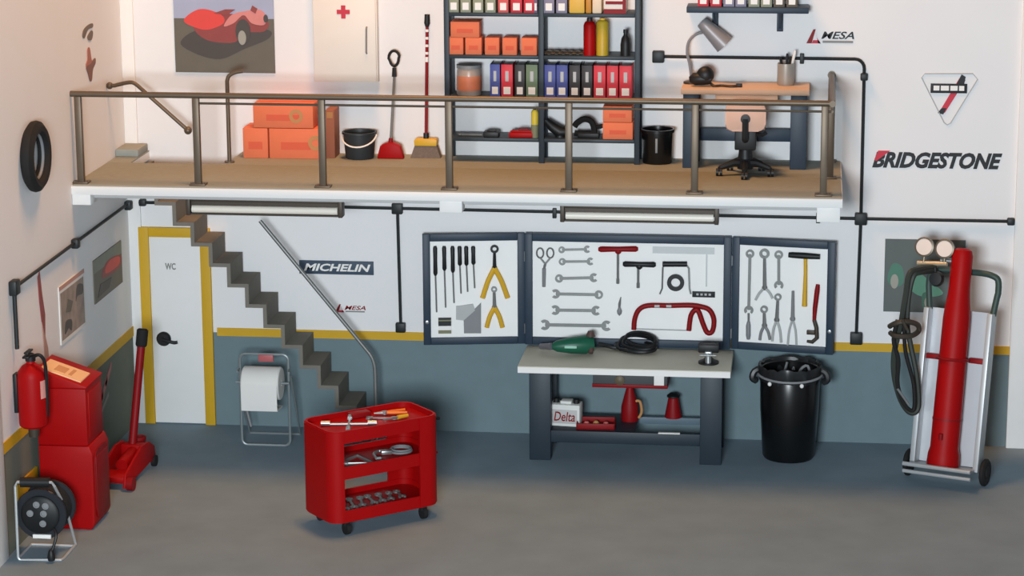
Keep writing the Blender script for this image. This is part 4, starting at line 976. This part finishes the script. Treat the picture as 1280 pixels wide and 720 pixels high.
# row of small orange cartons
def carton(name, label, x, y, z, w, d, h, m=M_orange, group=None, ring=None, parent_rot=0):
    t = thing(name, label, 'box', (x,y,z), parent_rot, group)
    MB().box(-w/2, w/2, 0, d, 0, h, .006).build('box', m, t)
    fl = MB(); fl.box(-w/2+.004, w/2-.004, d*.48, d*.52, h-.001, h+.002); fl.build('flap_seam', M_orange2, t)
    fl = MB(); fl.box(-w*.28, w*.28, -.002, .001, h*.3, h*.55); fl.build('printed_band', mat('carton_print', (212, 92, 62), .7), t)
    if ring:
        q = MB(); q.arc(ring[:2], ring[2]*.5, ring[2], -.003, .001, 0, 360, 20); q.build('round_seal', M_tan, t)
    return t
for i, (x0, x1) in enumerate(((560,579),(581.5,602),(606,624),(628,646),(651,671))):
    a, b = shx(x0,60), shx(x1,60)
    carton('carton', '%s small orange carton from the left on the third shelf' % nth[i], (a+b)/2, -.38, SL[2], b-a, .22, .165, group='small orange cartons')
a, b = shx(563,30), shx(599,30); carton('carton', 'orange carton lying on top of two small ones on the third shelf', (a+b)/2, -.38, SL[2]+.166, b-a, .22, .155, group='small orange cartons')
def bottle(px, r, h, m, label, z, neck=.35, y=-.3):
    t = thing('bottle', label, 'bottle', (shx(px,60,y), y, z))
    MB().lathe([(0,0),(r,0),(r,.01),(r,h*(1-neck)),(r*.8,h*(1-neck*.6)),(r*.4,h*(1-neck*.4)),(r*.4,h*.88),(0,h*.88)], n=20).build('body', m, t)
    MB().lathe([(0,h*.87),(r*.48,h*.87),(r*.45,h),(0,h)], n=14).build('cap', M_black if m is not M_olv else m_yc, t); return t
M_olv = mat('bottle_olive', (186, 158, 40), .45)
bottle(737, .06, .36, M_red, 'red bottle with dark cap on the third shelf, right bay', SL[2], .2)
bottle(753, .06, .36, M_olv, 'olive yellow bottle beside the red bottle on the third shelf', SL[2], .12)
bottle(782, .05, .25, M_black, 'short black bottle at the right end of the third shelf', SL[2], .55)
ch = MB(); x0, x1 = shx(682,64,-.3), shx(727,64,-.3); random.seed(5)
for k in range(11):
    x = x0+(x1-x0)*k/10; ch.T = Matrix.Translation((x,0,.02)) @ Matrix.Rotation(rad(90*(k%2)+20),4,'X'); ch.torus((0,0,0), .028, .009, 'z', 12, 6, (1.2,.7,1))
tag(ch.build('chain', M_darkh), 'dark chain lying along the third shelf, right bay', 'chain', None, (0,-.3,SL[2]))
tb_ = MB(); a, b = shx(716,64,-.32), shx(760,64,-.32); tb_.box(a,b,-.08,.05,0,.03,.006); tag(tb_.build('drip_tray', M_black), 'flat black tray under the red and yellow bottles', 'tray', None, (0,-.32,SL[2])) if False else tb_.bm.free()
# jar and binder row
jr = thing('jar', 'round glassy jar with orange contents on the second shelf', 'jar', (shx(586.5,110,-.26), -.26, SL[1]))
MB().lathe([(0,0),(.115,0),(.12,.012),(.12,.24),(.11,.262),(0,.262)], n=28).build('body', mat('jar_grey', (168, 150, 138), .3, var=.1), jr)
MB().lathe([(.121,.05),(.1215,.05),(.1215,.19),(.121,.19)], n=28).build('label', mat('jar_orange', (206, 122, 88), .5, var=.12), jr)
MB().lathe([(0,.262),(.122,.262),(.122,.295),(0,.3)], n=28).build('lid', M_grey, jr)
for i, (x0, x1, col) in enumerate(((612.5,625,'blue'),(626.5,641,'red'),(643.5,656,'black'),(657.5,672,'green'))):
    a, b = shx(x0,110), shx(x1,110); binder((a+b)/2, b-a, SL[1], col, '%s binder in the left bay of the second shelf' % col, 'binders on the second shelf')
for i, (x0, x1, col, l) in enumerate(((680.5,694.5,'blue','first blue binder in the right bay of the second shelf'),(695.5,709.5,'blue','second blue binder in the right bay of the second shelf'),(711.5,725,'black','left black binder of the pair in the right bay'),(727,740.5,'black','right black binder of the pair in the right bay'),(742,757,'red','first red binder in the right bay of the second shelf'),(758.5,772.5,'red','middle red binder in the right bay of the second shelf'),(774,789.5,'red','last red binder at the right post of the second shelf'))):
    a, b = shx(x0,110), shx(x1,110); binder((a+b)/2, b-a, SL[1], col, l, 'binders on the second shelf')
# bottom shelf
z = SL[0]
t = MB(); t.tube([(shx(574,168,-.3),0,.012),(shx(603,168,-.3),0,.012)], .012, 8); t.ball((shx(575,168,-.3),0,.014), .022,.022,.014); tag(t.build('torque_bar', M_dsteel), 'thin steel bar at the left of the bottom shelf', 'bar', None, (0,-.3,z))
t = MB(); a, b = shx(605,165,-.32), shx(624,165,-.32); t.box(a,b,-.06,.08,0,.055,.008); t.box(a+.03,b-.03,-.02,.04,.055,.066,.004); tag(t.build('small_case', M_black), 'small black case on the bottom shelf, left bay', 'case', None, (0,-.32,z))
rt = thing('toolbox', 'low red toolbox on the bottom shelf, left bay', 'toolbox', (0,-.3,z)); a, b = shx(637,165,-.3), shx(672,165,-.3)
MB().box(a,b,-.07,.08,0,.05,.008).build('box', M_red, rt); MB().box(a+.02,b-.02,-.06,.07,.05,.066,.006).build('lid', M_red, rt); MB().tube([((a+b)/2-.05,0,.066),((a+b)/2-.04,0,.082),((a+b)/2+.04,0,.082),((a+b)/2+.05,0,.066)], .007, 6).build('handle', M_dred, rt)
sp = thing('spray_can', 'slim yellow green spray can beside the middle shelving post', 'spray can', (shx(668.5,160,-.34), -.34, z))
MB().lathe([(0,0),(.034,0),(.036,.01),(.036,.13),(0,.13)], n=16).build('lower_body', M_olive, sp); MB().lathe([(0,.13),(.036,.13),(.036,.25),(.02,.275),(0,.275)], n=16).build('upper_body', m_yc if False else mat('spray_yellow', (196, 180, 56), .5), sp); MB().lathe([(0,.275),(.016,.275),(.014,.30),(0,.30)], n=10).build('nozzle', M_black, sp)
pd = thing('power_drill', 'black power tool on the bottom shelf, right bay', 'power tool', (0,-.28,z))
a = [hit(px,py,1,-.28) for px,py in ((682,150),(690,158),(700,166),(708,166))]; A = [Vector((p.x,0,max(.05,p.z-z))) for p in a]
MB().tube(A, [.03,.05,.06,.045], 12).build('body', M_black, pd); MB().cyl((A[2].x,0,.0),(A[2].x,0,.06),.05,.04,n=12).build('base', M_black, pd)
pc = thing('cable_coil', 'black cable looped on the bottom shelf beside the orange cartons', 'cable', (0,-.28,z))
q = [hit(px,py,1,-.28) for px,py in ((718,158),(722,153),(730,149),(738,151),(742,158),(742,166),(734,170),(724,168),(718,166))]; Q = [Vector((p.x,0,max(.035,p.z-z))) for p in q]
MB().tube(spline(Q,4), .03, 8).build('loop', M_rubber, pc); MB().tube(spline([Q[4],Q[4]+Vector((.05,.02,-.01)),Q[4]+Vector((.08,.03,.0))],3), .02, 8).build('cable_end', M_rubber, pc)
MB().box(Q[6].x-.09, Q[6].x+.12, -.05,.05, 0, .05,.01).build('winder', M_black, pc)
a, b = shx(753.5,150), shx(791,150)
carton('carton', 'lower orange carton of the pair on the bottom shelf', (a+b)/2, -.38, z, b-a, .26, .165); carton('carton', 'upper orange carton of the pair on the bottom shelf', (a+b)/2-.005, -.38, z+.168, b-a-.01, .26, .155)

# first aid cabinet
fa = thing('first_aid_cabinet', 'cream wall cabinet with a red cross on its door', 'cabinet')
a, b = hit(392,105,1,-.13), hit(472,105,1,-.13); x0, x1, z0, z1 = a.x, b.x, a.z+.02, 4.72
MB().box(x0, x1, -.11, -.001, z0, z1, .006).build('body', M_cream, fa)
dd = MB().box(x0+.01, x1-.01, -.135, -.112, z0+.012, z1-.01, .005).build('door', M_cream, fa)
c_ = hit(429,15,1,-.14); t = MB(); t.box(c_.x-.022,c_.x+.022,-.139,-.134,c_.z-.065,c_.z+.065); t.box(c_.x-.065,c_.x+.065,-.1392,-.134,c_.z-.022,c_.z+.022); t.build('red_cross', M_rtext, dd)
h0, h1 = hit(458,34,1,-.15), hit(458,67,1,-.15); MB().tube([(h0.x,-.136,h0.z),(h0.x,-.16,h0.z-.01),(h1.x,-.16,h1.z+.01),(h1.x,-.136,h1.z)], .009, 8).build('door_handle', M_ptext, dd)
# cartons on the gallery floor
carton('carton', 'small orange carton at the lower left of the stack by the guard post', 1.415, -.36, BZ, .25, .32, .30)
carton('carton', 'long orange carton at the lower right of the stack, round seal on its front', 1.82, -.36, BZ, .53, .32, .30, ring=(.20,.16,.075))
carton('carton', 'long orange carton on top of the stack, round seal on its front', 1.70, -.36, BZ+.305, .60, .33, .24, ring=(.13,.12,.07))
t = thing('tall_carton', 'tall narrow brown carton right of the orange carton stack', 'box', (2.155,-.30,BZ)); MB().box(-.045,.045,0,.26,0,.48,.006).build('box', M_brownbox, t); MB().box(-.03,.03,-.002,.001,.40,.46).build('printed_band', M_tan, t)
# bucket
bk = thing('bucket', 'dark bucket with a white bail handle on the gallery', 'bucket', (2.44,-.25,BZ))
MB().lathe([(0,0),(.135,0),(.14,.01),(.16,.24),(.172,.245),(.172,.265),(.155,.265),(.135,.02),(0,.02)], n=30).build('pail', mat('bucket_black', (40, 46, 50), .5), bk)
pts = [(.172*math.cos(t), -.172*math.sin(t)*.98-.012, .235-.10*math.sin(t)) for t in [PI*k/14 for k in range(15)]]
MB().tube(pts, .008, 8).build('bail', M_label, bk)
# long handled dustpan
dp = thing('dustpan', 'long handled red dustpan leaning by the bucket', 'dustpan', (2.75,-.24,BZ))
t = MB(); t.prism([(-.135,0),(.135,0),(.10,.13),(.03,.16),(-.03,.16),(-.10,.13)], -.05, .04, .012); t.build('pan', M_red, dp)
d1 = hit(493,92,1,-.12)-Vector((2.75,-.24,BZ)); MB().tube([(0,0,.14),(0,.005,.2)], [.03,.02], 10).build('socket', M_dred, dp)
MB().tube([(0,0,.17), d1], .013, 8).build('pole', M_dsteel, dp)
t = MB(); t.tube([d1-Vector((.0,.01,.03)), d1+Vector((0,0,.06))], [.025,.02], 8); cx, cz_ = d1.x, d1.z+.15
t.tube([(cx+.055*math.cos(a)*(1 if math.sin(a) > 0 else .8), d1.y, cz_+.075*math.sin(a)) for a in [2*PI*k/18 for k in range(18)]], .014, 8, closed=True); t.build('grip', M_black, dp)
# broom
br = thing('broom', 'broom with red and black pole and yellow head, leaning on the wall', 'broom', (3.09,-.16,BZ))
MB().prism([(-.11,.12),(.11,.12),(.115,.17),(.1,.19),(-.1,.19),(-.115,.17)], -.05, .05, .006).build('head', M_yelh, br)
t = MB(); t.hexa([(-.15,-.06,0),(.15,-.06,0),(.15,.06,0),(-.15,.06,0),(-.108,-.042,.125),(.108,-.042,.125),(.108,.042,.125),(-.108,.042,.125)])
t.build('bristles', mat('bristle_brown', (118, 104, 94), .9, var=.35, scale=60, bump=.5), br)
top = hit(534,18,1,-.03)-Vector((3.09,-.16,BZ)); p0 = Vector((0,0,.18))
t = MB(); t.use(M_dred); t.tube([p0+(top-p0)*.04, p0+(top-p0)*.62], .016, 10); t.use(M_label); t.tube([p0+(top-p0)*.62, p0+(top-p0)*.66], .0165, 10); t.use(M_text)
t.use(M_dred); t.tube([p0+(top-p0)*.66, p0+(top-p0)*.92], .016, 10); t.use(M_label)
for k in range(4): t.tube([p0+(top-p0)*(.68+.06*k), p0+(top-p0)*(.70+.06*k)], .0168, 10)
t.build('pole', None, br)
t = MB(); t.tube([p0+(top-p0)*.90, p0+(top-p0)*.93, p0+(top-p0)*1.0], [.018,.03,.026], 10); t.build('grip', M_black, br)
MB().tube([(0,0,.18), p0+(top-p0)*.05], .028, 10).build('socket', M_black, br)
# gallery bin
gb2 = thing('waste_bin', 'small black waste bin on the gallery beside the shelving unit', 'bin', (5.38,-.25,BZ))
MB().lathe([(0,0),(.14,0),(.145,.01),(.152,.30),(.168,.305),(.168,.335),(.15,.335),(.135,.02),(0,.02)], n=30).build('body', M_gloss, gb2)
MB().box(-.01,.012,-.162,-.148,.12,.26,.003).build('mark', M_grey, gb2)

# gallery desk
dk = thing('desk', 'workbench desk with wooden top and dark blue legs on the gallery', 'desk')
DZ = 3.63; DX0, DX1, DY0, DY1 = 5.62, 6.84, -.55, -.04
MB().box(DX0, DX1, DY0, DY1, DZ-.055, DZ, .006).build('desk_top', M_wood, dk)
for x0, x1 in ((5.64,5.79),(6.665,6.82)):
    MB().box(x0, x1, DY0+.02, DY0+.12, BZ, DZ-.055, .006).build('leg', M_navy, dk); MB().box(x0, x1, DY1-.12, DY1-.02, BZ, DZ-.055, .006).build('leg', M_navy, dk)
    MB().box(x0+.02, x1-.02, DY0+.12, DY1-.12, BZ+.1, BZ+.2).build('side_stretcher', M_navy, dk)
MB().box(5.79, 6.665, DY1-.10, DY1-.04, 3.06, 3.185, .005).build('rear_stretcher', M_navy, dk)
a, b = hit(894,131,1,-.55), hit(972,131,1,-.55)
MB().box(a.x, b.x, DY0+.005, DY0+.3, a.z, DZ-.055, .006).build('drawer', mat('pale_wood', (218, 188, 162), .55), dk)
# lamp
lp = thing('desk_lamp', 'grey bendy desk lamp with tube shade on the gallery desk', 'lamp', (5.70,-.2,DZ))
MB().lathe([(0,0),(.075,0),(.075,.018),(.02,.03),(0,.03)], n=22).build('base', M_darkh, lp)
O = Vector((5.70,-.2,DZ)); ar = [hit(px,py,1,-.2)-O for px,py in ((864,96),(862,80),(859,66),(861,52),(870,43),(882,40))]
MB().tube(spline([(0,0,.025)]+ar,5), .014, 8).build('arm', M_lamp, lp)
s0, s1 = hit(877,27,1,-.2)-O, hit(906,56,1,-.2)-O; ax = (s1-s0)
t = MB(); q = ax.to_track_quat('Z','Y').to_matrix().to_4x4(); t.T = Matrix.Translation(s0) @ q; ln = ax.length
t.lathe([(0,0),(.055,0),(.062,.01),(.068,.06),(.098,ln),(.092,ln),(.06,.06),(0,.05)], n=24); t.build('shade', M_lamp, lp)
t = MB(); t.T = Matrix.Translation(s0) @ q; t.ball((0,0,ln*.7), .045); t.build('bulb', M_tube, lp)
# black machine on the desk
an = thing('hand_drill', 'black rounded hand tool with a trailing cord on the gallery desk', 'power tool', (0,-.38,DZ))
a, b = hit(862,104,1,-.38), hit(892,104,1,-.38)
MB().tube([(a.x,0,.06),(a.x+.04,0,.07),(b.x-.1,0,.075),(b.x-.02,0,.07)], [.03,.06,.065,.05], 12).build('body', M_black, an)
MB().ball((b.x-.08,0,.11), .085, .07, .085).build('gear_head', M_black, an)
c0 = hit(893,107,1,-.4); c1 = hit(924,104,1,-.4)
MB().tube(spline([(b.x-.03,0,.03),(c0.x,-.05,.012),(c0.x+.07,-.02,.012),(c1.x-.08,-.06,.012),(c1.x,-.03,.014)],5), .014, 7).build('cord', M_darkh, an)
MB().box(c1.x-.03,c1.x+.03,-.05,-.01,0,.035,.008).build('plug', M_black, an)
# pen cup
pcp = thing('tool_cup', 'round grey cup on the gallery desk, right end', 'cup', (6.61,-.22,DZ))
MB().lathe([(0,0),(.08,0),(.083,.01),(.083,.21),(.075,.21),(.072,.02),(0,.02)], n=24).build('cup', mat('cup_grey', (160, 156, 148), .4, .3), pcp)
for i, (dx, dy, tx, tz, m, l) in enumerate(((-.03,.0,-.05,.27,M_black,'black pen leaning left in the grey cup'),(.0,.02,.01,.30,M_text,'black pen upright in the middle of the grey cup'),(.02,-.02,.04,.28,M_black,'black marker right of centre in the grey cup'),(.04,.02,.08,.33,M_label,'white brush sticking out at the right of the grey cup'))):
    t = MB(); t.tube([(dx*.5,dy*.5,.03),(tx,dy,tz-.03),(tx*1.05,dy,tz)], [.012,.014,.01], 8); tag(t.build('pen', m), l, 'pen', 'pens in the cup', (6.61,-.22,DZ))
# swivel chair
sc = thing('swivel_chair', 'pinkish tan swivel chair with black base at the gallery desk', 'chair', (6.25,-.88,BZ))
bz = hit(932,136,1,-.98).z-BZ; bz2 = hit(932,164,1,-.98).z-BZ
t = MB(); t.prism(rrect(-.19,.19,bz2,bz+.06,.07), -.12, -.075, .015); t.build('backrest', M_chair, sc)
t = MB(); t.prism(rrect(-.18,.18,-.06,.3,.07), .44, .49, .018, 'z'); t.build('seat', M_chair, sc)
t = MB(); t.box(-.10,.10,-.05,.2,.25,.44,.012); t.tube(spline([(0,.02,.36),(0,-.12,.36),(0,-.15,.40),(0,-.135,bz2+.12)],4), .03, 8); t.lathe([(0,0),(.045,0),(.045,-.03),(0,-.035)], (0,-.12,bz2+.12), ax='y', n=16); t.tube([(.05,.0,.40),(.16,-.06,.40),(.2,-.06,.43)], .018, 8); t.build('tilt_mechanism', M_black, sc)
t = MB(); t.cyl((0,.05,.10),(0,.05,.30),.045,n=16); t.lathe([(0,.06),(.075,.06),(.075,.12),(.05,.16),(0,.16)], (0,.05,0), n=18); t.cyl((0,.05,.16),(0,.05,.3),.07,.055,n=16); t.build('gas_lift', M_black, sc)
base = MB()
for k in range(5):
    a = rad(-90+72*k); e = Vector((.25*math.cos(a), .05+.25*math.sin(a), .075)); base.tube([(0,.05,.11), (.12*math.cos(a),.05+.12*math.sin(a),.115), e], [.04,.036,.024], 8)
base.build('star_base', M_black, sc)
for k in range(5):
    a = rad(-90+72*k); e = Vector((.255*math.cos(a), .05+.255*math.sin(a), 0))
    t = MB(); t.cyl((e.x-.03,e.y,.036),(e.x-.006,e.y,.036),.036,n=14); t.cyl((e.x+.006,e.y,.036),(e.x+.03,e.y,.036),.036,n=14); t.cyl((e.x,e.y,.04),(e.x,e.y,.085),.014,n=8); t.build('caster', M_black, sc)
# wall shelf
ws = thing('wall_shelf', 'dark blue bracketed wall shelf above the gallery desk', 'shelf')
a, b = hit(858,14,1,-.3), hit(1011,14,1,-.3)
MB().box(a.x, b.x, -.3, -.002, 4.325, 4.385, .008).build('board', M_navy, ws)
for px in (894, 975):
    x = hit(px,30,1,-.03).x; t = MB(); t.box(x-.03,x+.03,-.03,-.002,4.12,4.325,.004); t.prism([(-.26,4.325),(-.03,4.325),(-.03,4.15)], x-.012, x+.012, 0, 'x'); t.build('bracket', M_navy, ws)
for i, (px, col) in enumerate(((879,'red'),(895,'red'),(911,'lilac'),(926,'lilac'),(942.5,'grey-green'),(958,'grey-green'),(974,'brown'),(990,'brown'))):
    binder(shx(px,8,-.28), .105, 4.385, col, '%s %s binder, %s from the left on the wall shelf' % (('left','right')[i%2], col, nth[i]), 'binders on the wall shelf', y=-.28, dp=.25)

# ------------------------------------------------------------------ light
sc_ = bpy.context.scene
w = bpy.data.worlds.new('world'); sc_.world = w; w.use_nodes = True
bg = w.node_tree.nodes['Background']; bg.inputs[0].default_value = (.78, .88, 1, 1); bg.inputs[1].default_value = .34
wn = w.node_tree; wt = wn.nodes.new('ShaderNodeTexCoord'); wx = wn.nodes.new('ShaderNodeSeparateXYZ'); wr_ = wn.nodes.new('ShaderNodeValToRGB')
wn.links.new(wt.outputs['Generated'], wx.inputs[0]); wn.links.new(wx.outputs['Z'], wr_.inputs[0]); wn.links.new(wr_.outputs[0], bg.inputs[0])
wr_.color_ramp.elements[0].position = .05; wr_.color_ramp.elements[0].color = (.78,.88,1,1)
wr_.color_ramp.elements[1].position = .45; wr_.color_ramp.elements[1].color = (.06,.065,.07,1)
def area(name, loc, tgt, sx, sy, power, col):
    l = bpy.data.lights.new(name, 'AREA'); l.shape = 'RECTANGLE'; l.size = sx; l.size_y = sy; l.energy = power; l.color = col
    o = bpy.data.objects.new(name, l); C.objects.link(o); o.location = loc
    o.rotation_euler = (Vector(tgt)-Vector(loc)).to_track_quat('-Z','Y').to_euler(); return o
area('ceiling_lamp', (3.3,-2.6,12.0), (3.35,-2.55,0), 3.0, 1.2, 800, (1,.49,.19))
area('front_daylight', (5.0,-21,5.2), (4.6,0,1.2), 3, 2, 3100, (.86,.94,1))
sc_.view_settings.view_transform = 'Standard'; sc_.view_settings.look = 'None'; sc_.view_settings.gamma = 1; sc_.view_settings.use_curve_mapping = False
sc_.view_settings.exposure = 0
